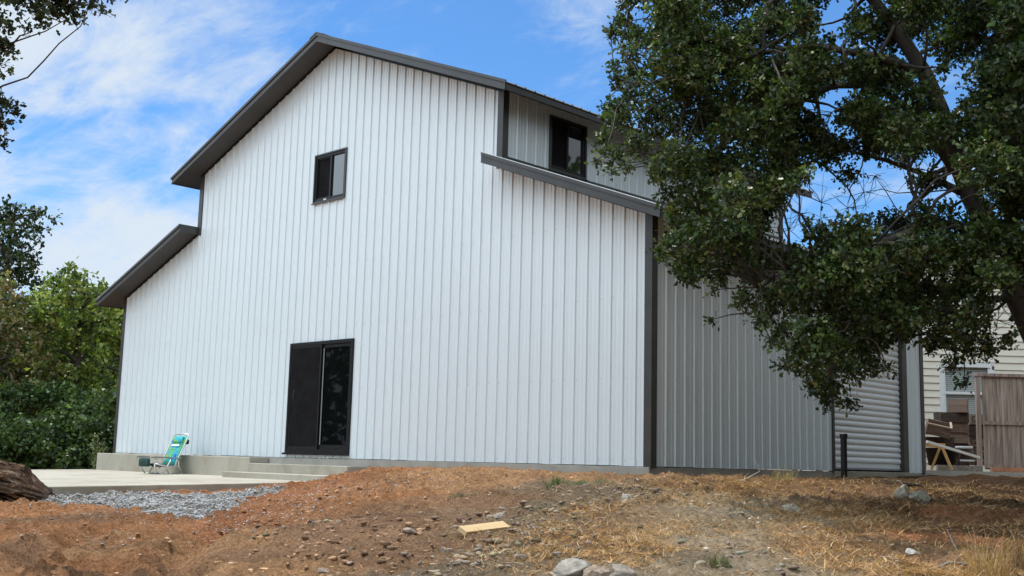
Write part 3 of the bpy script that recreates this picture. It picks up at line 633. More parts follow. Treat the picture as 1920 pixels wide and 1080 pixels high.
# rubble where the bank turns grey
P = []
for px, py, s_, m_, in ((1000, 1000, .38, 420), (1030, 960, .3, 260), (960, 1050, .35, 360), (1210, 935, .35, 240), (870, 1040, .35, 160), (1400, 1050, .4, 120), (620, 985, .3, 120), (520, 1010, .3, 60), (1180, 925, .4, 160)):
    c = ground_hit(px, py); P.append(np.stack([RS.normal(c[0], s_, m_), RS.normal(c[1], s_, m_)], 1))
P = np.concatenate(P); P = np.concatenate([P, soil_h(P[:, 0], P[:, 1])[:, None]], 1)
g_ = RS.uniform(.55, 1.5, len(P)); scatter_stones('rubble', P, .005+.024*RS.rand(len(P))**3.5, (np.array([.24, .195, .145])[None]+RS.normal(0, .018, (len(P), 3)))*g_[:, None], ICO2, seed=8)

# broken lumps of dug earth
P = []
for px, py, s_, m_ in ((600, 985, .30, 150), (690, 1000, .45, 130), (460, 985, .30, 90), (560, 940, .5, 160), (880, 975, .22, 60), (780, 1050, .5, 120), (1120, 912, .5, 90), (620, 1050, .5, 120), (900, 890, .9, 60), (420, 1010, .25, 50), (1080, 950, .35, 110)):
    c = ground_hit(px, py); P.append(np.stack([RS.normal(c[0], s_, m_), RS.normal(c[1], s_, m_)], 1))
P = np.concatenate(P); P = P[(P[:, 1] < -.2) & (P[:, 0] > 9.3)]; col = zone_col(P[:, 0], P[:, 1])*RS.uniform(.35, 1.1, len(P))[:, None]*np.array([1, .9, .8]); P = np.concatenate([P, soil_h(P[:, 0], P[:, 1])[:, None]], 1)
scatter_stones('earth_clods', P, .006+.030*RS.rand(len(P))**4, col, ICO2, seed=12)
# ------------------------------------------------------------------ grass
def blades(name, P, L, wd, lean, col, seed=0, mat_=None, up=1.0):
    rs = np.random.RandomState(seed); n = len(P); a = rs.uniform(0, 6.283, n)
    d = np.stack([np.cos(a)*lean, np.sin(a)*lean, up*np.sqrt(np.maximum(.02, 1-lean**2))], 1); d /= np.linalg.norm(d, axis=1)[:, None]
    b2 = a+rs.normal(0, .8, n); bend = np.stack([np.cos(b2), np.sin(b2), -rs.uniform(.2, 1.2, n)], 1)*rs.uniform(.1, .6, n)[:, None]
    sd = np.stack([-np.sin(a+rs.normal(0, .9, n)), np.cos(a), rs.normal(0, .3, n)], 1); sd /= np.linalg.norm(sd, axis=1)[:, None]
    rows = []
    for t_, w_ in ((0, 1), (.4, .85), (.75, .6), (1, .12)):
        c = P+(d*t_+bend*t_*t_)*L[:, None]; c[:, 2] = np.maximum(c[:, 2], P[:, 2]-.01+.006*t_)
        rows += [c-sd*(wd*w_/2)[:, None], c+sd*(wd*w_/2)[:, None]]
    V = np.stack(rows, 1).reshape(-1, 3); F0 = np.array([[0, 1, 3, 2], [2, 3, 5, 4], [4, 5, 7, 6]])
    Fc = (F0[None]+(np.arange(n)*8)[:, None, None]).reshape(-1, 4)
    return npmesh(name, V, Fc, mat_ or m_straw, None, np.repeat(col, 8, axis=0))
gp = []; 
for px, py, s_, m_ in ((1130, 1000, .55, 5200), (1220, 1010, .5, 4200), (1180, 960, .45, 2400), (1290, 940, .5, 3600), (1330, 905, .7, 3600), (1450, 900, .9, 5200), (1540, 915, .9, 4200), (1450, 925, .6, 3600),
                       (1160, 1050, .45, 3600), (1260, 1060, .45, 3600), (1550, 960, .7, 6500), (1620, 1000, .6, 5200), (1500, 1000, .4, 2200), (1560, 1060, .5, 4200), (1660, 1060, .5, 3000), (1650, 960, .6, 3200),
                       (1860, 1060, .5, 6200), (1900, 1000, .6, 5200), (1850, 930, .9, 3600), (1700, 905, 1.0, 1800), (1380, 1075, .4, 1800), (1060, 1040, .3, 900), (1240, 895, .5, 700), (1420, 960, .5, 1600), (1820, 1090, .4, 2500), (1960, 960, 1.0, 3500), (1000, 930, .5, 350), (900, 1060, .6, 300)):
    c = ground_hit(px, py); gp.append(np.stack([RS.normal(c[0], s_, m_), RS.normal(c[1], s_, m_)], 1))
gp = np.concatenate(gp); k = (gp[:, 1] < -.2) | (gp[:, 0] > 15.5)
for px, py, s_ in ((1370, 1010, .5), (1340, 970, .4), (1350, 945, .35), (1420, 1050, .5), (1330, 1060, .35), (1470, 1080, .3), (1300, 1020, .3), (1380, 1070, .4), (1440, 1020, .3), (1290, 1075, .35), (1800, 1000, .4), (1850, 905, .9), (1730, 905, .8), (1780, 970, .55), (1765, 1010, .4), (1750, 1045, .3)):
    c = ground_hit(px, py); k &= RS.rand(len(gp)) > .98*np.exp(-(((gp-c[:2])**2).sum(1))/s_**2)
gp = gp[k]; cl_ = fbm(gp[:, 0]*4, gp[:, 1]*4, 3, 60)+.5; k = RS.rand(len(gp)) < np.clip((cl_-.20)*4.5, .12, 1); gp = gp[k]
P = np.concatenate([gp, soil_h(gp[:, 0], gp[:, 1])[:, None]], 1); n = len(P)
pal = np.array([(.58, .36, .17), (.48, .26, .11), (.66, .48, .28), (.26, .14, .06), (.52, .28, .12), (.26, .20, .10)]); col = pal[RS.choice(6, n, p=[.26, .22, .18, .12, .18, .04])]*RS.uniform(.45, 1.45, n)[:, None]
tuft = np.clip(fbm(gp[:, 0]*2.1, gp[:, 1]*2.1, 3, 61)+.62, .35, 1.2)
o = blades('dry_grass', P, RS.uniform(.04, .19, n)*tuft, RS.uniform(.0025, .0055, n), RS.uniform(.55, 1.0, n)**.7, col, 4); tag(o, kind='stuff')
# thin litter of oak leaves under the tree
# green tufts
def tuft_(px, py, n, s_, L_, label, greens=((.08, .13, .05), (.13, .17, .07), (.2, .2, .1)), lean=(.1, .6), name='grass_tuft', cat='grass tuft', wd=.004, squash=1.0, group=None):
    c = gpt(px, py); a = RS.uniform(0, 6.28, n); r = s_*1.25*np.sqrt(RS.rand(n))*RS.uniform(.6, 1, n); P = np.stack([np.cos(a)*r, np.sin(a)*r, np.zeros(n)], 1)
    P[:, 2] = soil_h(P[:, 0]+c[0], P[:, 1]+c[1])-c[2]
    col = np.array(greens)[RS.randint(0, len(greens), n)]*RS.uniform(.7, 1.3, n)[:, None]
    o = blades(name, P, RS.uniform(.4, 1, n)*L_, RS.uniform(.7, 1.3, n)*wd, RS.uniform(*lean, n), col, int(px), m_leaf); o.location = c
    return tag(o, label, cat, group)
tuft_(1045, 918, 420, .12, .15, 'thick low tuft of green grass on the edge of the bank below the siding')
tuft_(1090, 912, 260, .12, .11, 'thinner green grass spreading right of the thick tuft', greens=((.12, .16, .06), (.2, .2, .1)))
tuft_(1130, 908, 150, .13, .10, 'sparse yellowish green grass next to a dark brown stone', greens=((.15, .17, .07), (.26, .23, .12)))
tuft_(1068, 955, 110, .07, .10, 'small dusty green tuft among stones on the crest of the bank', greens=((.14, .17, .08), (.2, .19, .11)))
tuft_(860, 938, 150, .08, .07, 'faint grey green weeds on the smooth brown slope', greens=((.2, .19, .12), (.16, .16, .09)))
tuft_(260, 925, 26, .03, .16, 'thin pale weed against the shaded edge of the patio', greens=((.3, .34, .2),))
tuft_(1350, 1068, 200, .08, .10, 'grey green grass tuft at the bottom near the pale track', greens=((.13, .14, .07), (.22, .2, .1)))
tuft_(1850, 1080, 200, .12, .38, 'tall dry orange grass standing in the bottom right corner', greens=((.45, .28, .13), (.38, .22, .1), (.5, .36, .18)), lean=(.02, .4), wd=.0045, name='dry_grass_tuft')
tuft_(1905, 1060, 160, .12, .40, 'tall dry brown grass at the right edge under the oak', greens=((.36, .21, .1), (.3, .18, .09)), lean=(.02, .4), wd=.0045, name='dry_grass_tuft')
tuft_(1468, 905, 160, .14, .22, 'wispy straw tuft standing against the lower side siding', greens=((.5, .38, .2), (.42, .3, .15)), lean=(.02, .55), wd=.0035, name='dry_grass_tuft')
# sticks
m_stick = noisy('weathered_wood', [(.3, (.16, .13, .10)), (.7, (.34, .29, .24))], 20, 4, .9, .3, .005)
m_pale = mat('bleached_twig', (.55, .5, .42), .8)
def stick(label, pts, rad, m, name='stick'):
    P = np.array(pts); c = P[0].copy(); o = MB().tube([p-c for p in P], rad, 7, jit=.1).build(name, m, None, True); o.location = c; return tag(o, label, 'stick')
g = lambda px, py, dz=.0: gpt(px, py)+np.array([0, 0, dz])
stick('long grey fallen stick across the red dirt at the bottom right', [g(1742, 1068, .015), g(1780, 1062, .03), g(1812, 1056, .02), g(1835, 1050, .02)], [.014, .013, .010, .005], m_stick)
p0 = g(1385, 905, .0); stick('bleached bent twig sticking up by the side foundation', [p0, p0+RH*.12+np.array([0, 0, .05]), p0+RH*.24+np.array([0, 0, .12]), p0+RH*.22+np.array([0, 0, .19]), p0+RH*.17+np.array([0, 0, .25])], [.005, .006, .005, .004, .003], m_pale, 'twig')
stick('thin dark stick lying in the shaded grass', [g(1650, 1046, .02), g(1672, 1060, .03), g(1690, 1075, .02)], [.006, .006, .004], m_stick)
stick('slanting twig beside the red dirt patch', [g(1800, 1040, .02), g(1786, 1030, .06), g(1776, 1022, .1)], [.006, .005, .003], m_stick, 'twig')
stick('dark board end half buried in shade at the side of the barn', [g(1640, 912, .02), g(1690, 914, .03), g(1730, 915, .02)], [.022, .025, .02], mat('dark_rotten_wood', (.035, .025, .02), .9), 'branch')
# pale lumber offcut
m_pine = noisy('fresh_pine', [(.3, (.62, .42, .20)), (.6, (.74, .53, .28)), (.8, (.68, .47, .24))], 3, 6, .65, .15, .003, stretch=(.6, 14, 14), dist=.4)
a_ = gpt(866, 1012); b_ = gpt(948, 994); d_ = b_-a_; L_ = np.linalg.norm(d_[:2])
pl = MB().box(-L_/2, L_/2, -.045, .045, -.019, .019).build('wood_board', m_pine, None, bevel=.002)
c_ = (a_+b_)/2; pl.location = (c_[0], c_[1], c_[2]+.055)
xd = Vector(d_).normalized(); nz = Vector((-.25*FH[0], -.25*FH[1], 1)); nz = Vector((-FH[0]*.95, -FH[1]*.95, 1.0)); nz = (nz-xd*nz.dot(xd)).normalized(); yd = nz.cross(xd)
pl.rotation_euler = Matrix((xd, yd, nz)).transposed().to_euler(); tag(pl, 'fresh yellow offcut of lumber lying on the brown slope', 'board')

# ------------------------------------------------------------------ tree stump at the left edge
def stump():
    p = at(8, 900, 15.2); nseg, nr = 96, 70; V = []
    rs = np.random.RandomState(4)
    for i in range(nseg+1):
        t_ = i/nseg; x = -.80+1.38*t_
        R0 = .335*(1-.10*t_)*(1 if t_ < .80 else 1-.42*((t_-.80)/.20)**1.5)
        for j in range(nr):
            a = 2*math.pi*j/nr; ca, sa = math.cos(a), math.sin(a)
            q = Vector((x*.9, ca*2.6, sa*2.6)); f_ = mnoise.fractal(q*1.1, .8, 2, 5); g_ = mnoise.noise(Vector((x*1.3, ca*7, sa*7)))
            r = R0*(1+.26*f_+.13*g_+.09*mnoise.noise(Vector((x*4, ca*16, sa*16)))-.10*max(0, mnoise.noise(Vector((x*1.1+5, ca*9, sa*9)))-.1))
            r *= 1+.10*abs(mnoise.noise(Vector((x*2.2, ca*11+3, sa*11))))-.14*(mnoise.noise(Vector((x*1.5+9, ca*5, sa*5))) > .22)
            V.append((x-.22*sa*(t_**3)*1.2+.05*mnoise.noise(q*3), ca*r*1.15, sa*r*.88-.10*t_**2))
    Fc = [(i*nr+j, i*nr+(j+1) % nr, (i+1)*nr+(j+1) % nr, (i+1)*nr+j) for i in range(nseg) for j in range(nr)]
    n0 = len(V); ci = nseg*nr; cen = np.array(V[ci:ci+nr]).mean(0)
    rings = 6
    for k_ in range(1, rings+1):
        for j in range(nr):
            e = np.array(V[ci+j]); w_ = k_/(rings+.2); q = e*(1-w_)+cen*w_; q[0] += .05*mnoise.noise(Vector(q*9))+.03*w_*(1-w_)
            V.append(tuple(q))
    for k_ in range(rings):
        A0 = ci if k_ == 0 else n0+(k_-1)*nr; B0 = n0+k_*nr
        Fc += [(A0+j, A0+(j+1) % nr, B0+(j+1) % nr, B0+j) for j in range(nr)]
    mb = MB(); mb.add(V, Fc)
    m = mat('rotting_wood', rough=.95); t, b = nodes(m)
    n1_ = noise_node(t, 2.6, 8, stretch=(.5, 3, 3), rough=.7, dist=.6)
    t.links.new(ramp(t, n1_, [(.38, (.015, .008, .005)), (.47, (.085, .04, .02)), (.56, (.19, .105, .055)), (.66, (.36, .29, .22))]), b.inputs['Base Color'])
    bump(t, b, M(t, 'ADD', noise_node(t, 5, 8, stretch=(.5, 4, 4), rough=.75), noise_node(t, 9, 9, rough=.8)), 1.0, .09)
    o = mb.build('tree_stump', m, None, True); o.location = (p[0], p[1], -.43); o.rotation_euler = (0.2, .10, -YAW+.15)
    rs = np.random.RandomState(8); bs_ = MB()
    for k in range(85):
        a = rs.uniform(-.6, math.pi+.9); x0_ = rs.uniform(-.75, .42); L_ = rs.uniform(.12, .42); pts = []
        for t_ in np.linspace(0, 1, 7):
            x = min(x0_+L_*t_, .575); u_ = (x+.80)/1.38; R0 = .335*(1-.10*u_)*(1 if u_ < .80 else 1-.42*((u_-.80)/.20)**1.5)*(1.03+.10*rs.rand()*math.sin(math.pi*t_)); aa = a+.25*t_*math.sin(k)
            pts.append((x-.26*math.sin(aa)*u_**3, -math.cos(aa)*R0*1.15, math.sin(aa)*R0*.88-.10*u_**2))
        w_ = rs.uniform(.006, .020); bs_.tube(pts, [w_*.4, w_, w_*1.1, w_, w_*.9, w_*.7, w_*.25], 5, jit=.35)
    bs_.build('bark_strips', noisy('torn_bark', [(.35, (.04, .02, .012)), (.55, (.17, .09, .045)), (.72, (.34, .25, .17))], 6, 6, .95, .6, .02), o, False)
    return tag(o, 'rotting reddish brown log with rough bark beside the patio', 'log')
stump()

# ------------------------------------------------------------------ beach chair
p = at(301, 889, 23.0); p = np.array([p[0], p[1], pz(p[1])])
ang = R_(43); fwd = -RH*math.cos(ang)-FH*math.sin(ang)
chair = empty('beach_chair', p+np.array([0, 0, .001]), math.atan2(fwd[1], fwd[0]), label='folding beach chair with blue and green tropical fabric on the patio', cat='chair')
m_alu = mat('white_tube_metal', (.62, .62, .6), .35, .5); m_arm = noisy('grey_armrest', [(.3, (.20, .19, .17)), (.7, (.30, .29, .26))], 8, 3, .6, 0)
m_fab = mat('tropical_fabric', rough=.85); t, b = nodes(m_fab)
nf = noise_node(t, 7.5, 3, dist=1.6)
t.links.new(ramp(t, nf, [(.30, (.01, .05, .22)), (.40, (.0, .17, .50)), (.46, (.02, .46, .62)), (.52, (.02, .36, .26)), (.60, (.22, .46, .06)), (.70, (.02, .20, .14))]), b.inputs['Base Color'])
m_fab2 = noisy('dark_green_fabric', [(.35, (.005, .02, .02)), (.55, (.01, .05, .045)), (.7, (.03, .09, .05))], 9, 3, .85, 0, dist=1.2)
cx = -.16
def sling(name, pts, w, m, th=.012, sag=.03, parent=chair):
    mb = MB(); ny_ = 7
    P0 = [Vector(q) for q in pts]; V = []
    for i, q in enumerate(P0):
        tn = (P0[min(i+1, len(P0)-1)]-P0[max(i-1, 0)]).normalized(); nrm = Vector((tn.z, 0, -tn.x))
        for s_ in (0, 1):
            for j in range(ny_):
                y_ = -w/2+w*j/(ny_-1); k_ = sag*(1-(2*j/(ny_-1)-1)**2)*math.sin(math.pi*(i+.3)/(len(P0)-.4))
                V.append(q+Vector((0, y_, 0))+nrm*(k_-(th if s_ else 0)))
    r_ = 2*ny_; Fc = []
    for i in range(len(P0)-1):
        for j in range(ny_-1):
            a = i*r_+j; Fc += [(a, a+1, a+r_+1, a+r_), (a+ny_+1, a+ny_, a+r_+ny_, a+r_+ny_+1)]
        Fc += [(i*r_, i*r_+r_, i*r_+r_+ny_, i*r_+ny_), (i*r_+ny_-1, i*r_+2*ny_-1, i*r_+r_+2*ny_-1, i*r_+r_+ny_-1)]
    l_ = (len(P0)-1)*r_
    for j in range(ny_-1): Fc += [(j, j+ny_, j+ny_+1, j+1), (l_+j, l_+j+1, l_+j+ny_+1, l_+j+ny_)]
    return mb.add(V, Fc).build(name, m, parent, True)
HW = .29
chair.scale = (1.06, 1.06, 1.0)
sling('seat', [(cx+.02, 0, .18), (cx+.15, 0, .165), (cx+.28, 0, .165), (cx+.42, 0, .20)], .5, m_fab2)
bk = sling('backrest', [(cx+.02, 0, .17), (cx-.04, 0, .33), (cx-.10, 0, .48), (cx-.155, 0, .62), (cx-.215, 0, .76)], .5, m_fab)
mb = MB(); mb.box(-.022, .022, -.19, .19, -.065, .065); hd = mb.build('headrest', m_fab, bk, True, bevel=.018); hd.location = (cx-.155, 0, .69); hd.rotation_euler = (0, -.38, 0)
mb = MB(); mb.box(-.004, .004, -.15, .15, -.018, .018); st_ = mb.build('white_stripe', mat('white_band', (.75, .78, .78), .7), bk); st_.location = (cx-.102, 0, .575); st_.rotation_euler = (0, -.37, 0)
for s_ in (-1, 1):
    y_ = s_*HW
    MB().tube([(cx+.05, y_, .10), (cx+.0, y_, .25), (cx-.085, y_, .45), (cx-.16, y_, .64), (cx-.215, y_, .77), (cx-.225, y_*.92, .795)], .014, 8).build('back_post', m_alu, chair, True)
    MB().tube([(cx-.02, y_, .155), (cx+.2, y_, .15), (cx+.43, y_, .20)], .013, 8).build('seat_rail', m_alu, chair, True)
    mb = MB(); pr = [(cx-.08, .33), (cx+.10, .335), (cx+.30, .345), (cx+.50, .345), (cx+.54, .33), (cx+.54, .312), (cx+.30, .315), (cx-.08, .305)]
    mb.prism([(a, y_-.025+s_*.02, z_) for a, z_ in pr], (0, .05, 0)); mb.build('armrest', m_arm, chair, bevel=.006)
    MB().tube([(cx+.10, y_, .315), (cx+.17, y_, .17), (cx+.26, y_, .012)], .014, 8).build('leg', m_alu, chair, True)
    MB().tube([(cx-.04, y_*.97, .31), (cx-.05, y_, .15), (cx-.15, y_, .012)], .014, 8).build('leg', m_alu, chair, True)
    MB().tube([(cx+.43, y_*.95, .20), (cx+.41, y_*.95, .08), (cx+.34, y_*.95, .012)], .013, 8).build('leg', m_alu, chair, True)
    MB().tube([(cx+.45, y_, .31), (cx+.30, y_, .17)], .009, 8).build('strut', m_alu, chair, True)
MB().tube([(cx+.26, -HW, .012), (cx+.26, HW, .012)], .013, 8).build('crossbar', m_alu, chair, True)
MB().tube([(cx-.15, -HW, .012), (cx-.15, HW, .012)], .013, 8).build('crossbar', m_alu, chair, True)
MB().tube([(cx-.225, -HW*.92, .795), (cx-.232, 0, .80), (cx-.225, HW*.92, .795)], .014, 8).build('crossbar', m_alu, chair, True)
mb = MB(); mb.box(cx+.47, cx+.53, -.20, .20, .14, .31); mb.build('storage_pouch', m_fab2, chair, True, bevel=.03)
mb = MB(); mb.box(cx-.31, cx-.24, -.16, .16, .60, .70); mb.build('back_pouch', m_fab2, chair, True, bevel=.025)

# ------------------------------------------------------------------ yard behind: house, gate, crates
HD = 28.0
hb = at(1800, 884, HD); HZ = hb[2]-.35
house = empty('neighbour_house', (hb[0], hb[1], HZ), -YAW, label='cream clapboard house behind the yard, partly hidden by the barn and oak', cat='house')
m_clap = noisy('cream_clapboard', [(.3, (.78, .71, .58)), (.7, (.83, .76, .63))], 2, 4, .6, 0)
hz0 = at(1800, 884, HD); kx = HD/F
def hx(px): return (px-1800)*kx
def hz(py): return (hz0[2]-HZ)+(884-py)*kx
wx0, wx1, wz0, wz1 = hx(1774), hx(1862), hz(800), hz(688)
mb = MB(); e = .178; k = 0; X0, X1 = hx(1722), 9.0; ZT = hz(470)
m_lap = []
z = 0.0
while z < ZT:
    zb = min(z+e-.010, ZT)
    spans = [(X0, X1)] if (zb <= wz0 or z >= wz1) else [(X0, wx0), (wx1, X1)]
    for a, b_ in spans: mb.prism([(a, 0, z), (a, -.036, z), (a, -.006, zb), (a, 0, zb)], (b_-a, 0, 0))
    z += e
mb.build('clapboard_wall', m_clap, house)
mb = MB(); mb.box(X0, X1, .002, .2, 0, wz0); mb.box(X0, X1, .002, .2, wz1, ZT); mb.box(X0, wx0, .002, .2, wz0+.0, wz1); mb.box(wx1, X1, .002, .2, wz0, wz1)
mb.box(X0, X0+.2, .201, 8, 0, ZT); mb.box(X1-.2, X1, .201, 8, 0, ZT); mb.box(X0, X1, 8.001, 8.2, 0, ZT); mb.build('wall_core', m_clap, house)
mb = MB(); mb.prism([(X0-.4, -.45, ZT-.05), (X0-.4, 4.1, ZT+1.0), (X0-.4, 8.6, ZT-.05), (X0-.4, 8.6, ZT+.1), (X0-.4, 4.1, ZT+1.2), (X0-.4, -.45, ZT+.1)], (X1-X0+.8, 0, 0))
mb.build('roof', noisy('asphalt_shingles', [(.3, (.10, .09, .085)), (.7, (.17, .155, .145))], 6, 6, .9, .3, .01), house)
m_wt = mat('white_window_trim', (.80, .80, .78), .5)
mb = MB(); tw = .11
for q in ((wx0-tw, wx1+tw, wz1, wz1+tw), (wx0-tw, wx1+tw, wz0-tw, wz0), (wx0-tw, wx0, wz0, wz1), (wx1, wx1+tw, wz0, wz1)): mb.box(q[0], q[1], -.045, .05, q[2], q[3])
hw = mb.build('window', m_wt, house)
zm = hz(737); mb = MB(); mb.box(wx0, wx1, -.03, .03, zm-.035, zm+.035)
for q in ((wx0, wx0+.045), (wx1-.045, wx1)): mb.box(q[0], q[1], -.02, .03, wz0, zm-.036); mb.box(q[0], q[1], -.02, .03, zm+.036, wz1)
mb.build('meeting_rail', m_wt, hw)
mb = MB(); z = wz0+.02
while z < wz1-.03: mb.box(wx0+.046, wx1-.046, .062, .066, z, z+.040); z += .05
mb.build('blind', mat('blind_slats', (.42, .45, .42), .6), hw)
mb = MB(); mb.box(wx0+.046, wx1-.046, .12, .13, wz0+.01, wz1-.01); mb.build('dark_room', mat('dark_interior', (.03, .035, .035), .8), hw)

m_fence = noisy('weathered_redwood', [(.3, (.16, .105, .08)), (.5, (.33, .245, .20)), (.7, (.48, .38, .32))], 3.2, 8, .9, .4, .006, stretch=(5, 5, .35), dist=.5)
GD = 24.5; gp0 = at(1838, 882, GD); kg = GD/F
gate = empty('wooden_gate', gp0, -YAW, label='weathered brown board gate with rails, open at the right edge by the crates', cat='gate')
GH = (882-704)*kg; mb = MB(); rs = np.random.RandomState(3); x = .10
while x < 2.2:
    w_ = rs.uniform(.12, .145); mb.box(x, x+w_-.004, -.010+rs.uniform(-.004, .002), .012, .02+rs.uniform(0, .02), GH-.02); x += w_
mb.build('boards', m_fence, gate, bevel=.002)
mb = MB(); mb.box(.11, 2.2, -.05, -.0145, GH*.50-.035, GH*.50+.035); mb.build('middle_rail', m_fence, gate)
mb = MB(); mb.box(-.06, 2.24, -.07, .07, GH-.019, GH+.05); mb.build('top_rail', m_fence, gate, bevel=.004)
mb = MB(); mb.box(.11, 2.2, -.05, -.0145, .05, .13); mb.build('bottom_rail', m_fence, gate)
mb = MB(); mb.box(-.045, .04, -.045, .045, -.2, GH-.02); mb.build('post', m_fence, gate, bevel=.004)
# crates
m_crate = noisy('old_crate_wood', [(.3, (.08, .05, .035)), (.55, (.19, .125, .09)), (.75, (.32, .23, .17))], 4, 6, .85, .3, .004, stretch=(1, 1, 6))
m_crate2 = noisy('brown_carton', [(.3, (.24, .165, .12)), (.7, (.34, .24, .175))], 3, 5, .85, .1, .003)
m_inkm = mat('faded_crate_ink', (.03, .02, .015), .8)
def crate(px0, py0, px1, py1, dp, label, m=m_crate, rot=0.0, letter=None, depth=.32, loc=None, tilt=0.0, openb=True, cat='crate', rim=None, name='wooden_crate', group=None, band=True):
    k = dp/F; w_ = (px1-px0)*k; h_ = (py1-py0)*k; c = at((px0+px1)/2, py1, dp)
    o = empty(name, c, -YAW+rot, label=label, cat=cat)
    if tilt: o.rotation_euler = (0, 0, 0); o.rotation_euler = (Matrix.Rotation(-YAW+rot, 3, 'Z')@Matrix.Rotation(tilt, 3, 'Y')@Matrix.Rotation(.35, 3, 'X')).to_euler()
    t_ = .018; mb = MB(); nb = 2; bh = h_/nb
    for i in range(nb):
        z0_, z1_ = i*bh, (i+1)*bh-.006
        mb.box(-w_/2, w_/2, 0, t_, z0_, z1_); mb.box(-w_/2, w_/2, depth-t_, depth, z0_, z1_)
        mb.box(-w_/2, -w_/2+t_, t_, depth-t_, z0_, z1_); mb.box(w_/2-t_, w_/2, t_, depth-t_, z0_, z1_)
    mb.build('side_boards', m, o, bevel=.002)
    mb = MB(); mb.box(-w_/2+t_, w_/2-t_, t_, depth-t_, .0, t_); mb.build('bottom', m, o)
    if rim:
        mb = MB(); mb.box(-w_/2-.006, w_/2+.006, -.008, t_, h_-.004, h_+.022); mb.box(w_/2-.03, w_/2+.012, t_+.001, depth, h_-.004, h_+.022); mb.build('rim', rim, o)
    if not openb: mb = MB(); mb.box(-w_/2, w_/2, 0, depth, h_-.005, h_+.008); mb.build('lid', m, o)
    if letter:
        cu_ = bpy.data.curves.new('letter', 'FONT'); cu_.body = letter; cu_.size = h_*.85; cu_.extrude = .0015; cu_.align_x = 'CENTER'; cu_.align_y = 'CENTER'
        to = bpy.data.objects.new('tmp', cu_); COL.objects.link(to); dg = bpy.context.evaluated_depsgraph_get(); me = bpy.data.meshes.new_from_object(to.evaluated_get(dg)); bpy.data.objects.remove(to)
        lo_ = bpy.data.objects.new('lettering', me); COL.objects.link(lo_); lo_.parent = o; me.materials.clear(); me.materials.append(m_inkm); lo_.location = (-w_*.05, -.003, h_*.5); lo_.rotation_euler = (math.pi/2, 0, 0)
    return o
CD = 26.0
m_crate_dark = noisy('dark_stained_crate', [(.3, (.035, .022, .016)), (.6, (.085, .055, .04)), (.8, (.15, .10, .075))], 4, 6, .85, .3, .004, stretch=(1, 1, 6))
m_crate_pale = noisy('bleached_crate', [(.3, (.16, .11, .08)), (.6, (.27, .19, .145)), (.8, (.38, .29, .22))], 4, 6, .85, .3, .004, stretch=(1, 1, 6))
crate(1766, 850, 1818, 873, CD, 'dark crate resting on the ground at the bottom of the crate stack', depth=.4, m=m_crate_dark)
crate(1783, 831, 1817, 850, CD, 'dark crate second from the bottom of the tall stack', depth=.36, m=m_crate_dark)
crate(1780, 811, 1816, 831, CD, 'worn brown crate halfway up the tall stack behind the stool', depth=.36, m=m_crate_pale)
crate(1767, 792, 1816, 811, CD, 'long dark crate under the wide shadowy crate near the top of the stack', depth=.4, m=m_crate)
crate(1764, 773, 1818, 792, CD, 'wide dark crate directly below the topmost pale box', depth=.4, m=m_crate_dark, rot=.06)
crate(1778, 749, 1812, 773, CD, 'square pale brown box on top of the crate stack by the house window', m=m_crate2, openb=False, rot=-.5, depth=.3, cat='box', name='box')
crate(1819, 854, 1850, 872, CD+.3, 'lowest crate of the lettered stack behind the gate post', depth=.38)
crate(1818, 819, 1850, 838, CD+.3, 'crate lettered G low in the stack behind the gate post', depth=.38, letter='G   ', m=m_crate_pale)
crate(1818, 838, 1850, 854, CD+.3, 'unlettered crate under the lower lettered crate behind the gate post', depth=.38)
crate(1818, 796, 1850, 819, CD+.3, 'plain dark crate between the two lettered crates', depth=.38, m=m_crate_dark)
crate(1820, 777, 1852, 796, CD+.3, 'crate lettered G at the top of the stack behind the gate post', depth=.38, letter='G   ', m=m_crate_pale)
m_rim = mat('pale_raw_wood', (.42, .33, .24), .7)
crate(1736, 798, 1779, 818, 24.6, 'empty open crate with pale rim tipped towards the sawhorse', rot=-.25, tilt=.22, rim=m_rim, depth=.42)
crate(1736, 819, 1790, 838, 24.9, 'dark crate lying under the tipped open crate', depth=.35, m=m_crate_dark)
# black tub
def lathe(prof, seg=28):
    mb = MB(); V = []; n = len(prof)
    for r, z in prof: V += [(r*math.cos(2*math.pi*k/seg), r*math.sin(2*math.pi*k/seg), z) for k in range(seg)]
    return mb.add(V, [(i*seg+k, i*seg+(k+1) % seg, (i+1)*seg+(k+1) % seg, (i+1)*seg+k) for i in range(n-1) for k in range(seg)])
c = at(1766, 874, 25.0); tb = lathe([(0.001, .01), (.27, .01), (.33, .36), (.355, .365), (.355, .39), (.335, .39), (.32, .36), (.25, .05), (.001, .05)]).build('plastic_tub', mat('black_tub', (.015, .015, .017), .5), None, True); tb.location = (c[0], c[1], c[2]); tag(tb, 'black round plastic tub on the ground behind the sawhorse legs', 'tub')
# sawhorse
m_yel = noisy('yellow_pine', [(.3, (.52, .30, .10)), (.7, (.66, .42, .17))], 5, 4, .6, .1, .002)
sw = at(1764, 880, 23.6); ks = 23.6/F; saw = empty('sawhorse', sw, -YAW, label='yellow wooden sawhorse with splayed legs beside the barn corner', cat='sawhorse')
hS = 44*ks; q = lambda px, py, y=0: ((px-1764)*ks, y, (880-py)*ks)
MB().bar(q(1730, 833, .5), q(1772, 836, -.02), .05, .09).build('beam', m_yel, saw)
for a, b_ in ((q(1765, 838, .02), q(1750, 881, .12)), (q(1767, 838, -.02), q(1778, 881, -.2)), (q(1735, 836, .46), q(1741, 880, .35)), (q(1733, 836, .5), q(1724, 880, .75))): MB().bar(a, b_, .04, .045).build('leg', m_yel, saw)
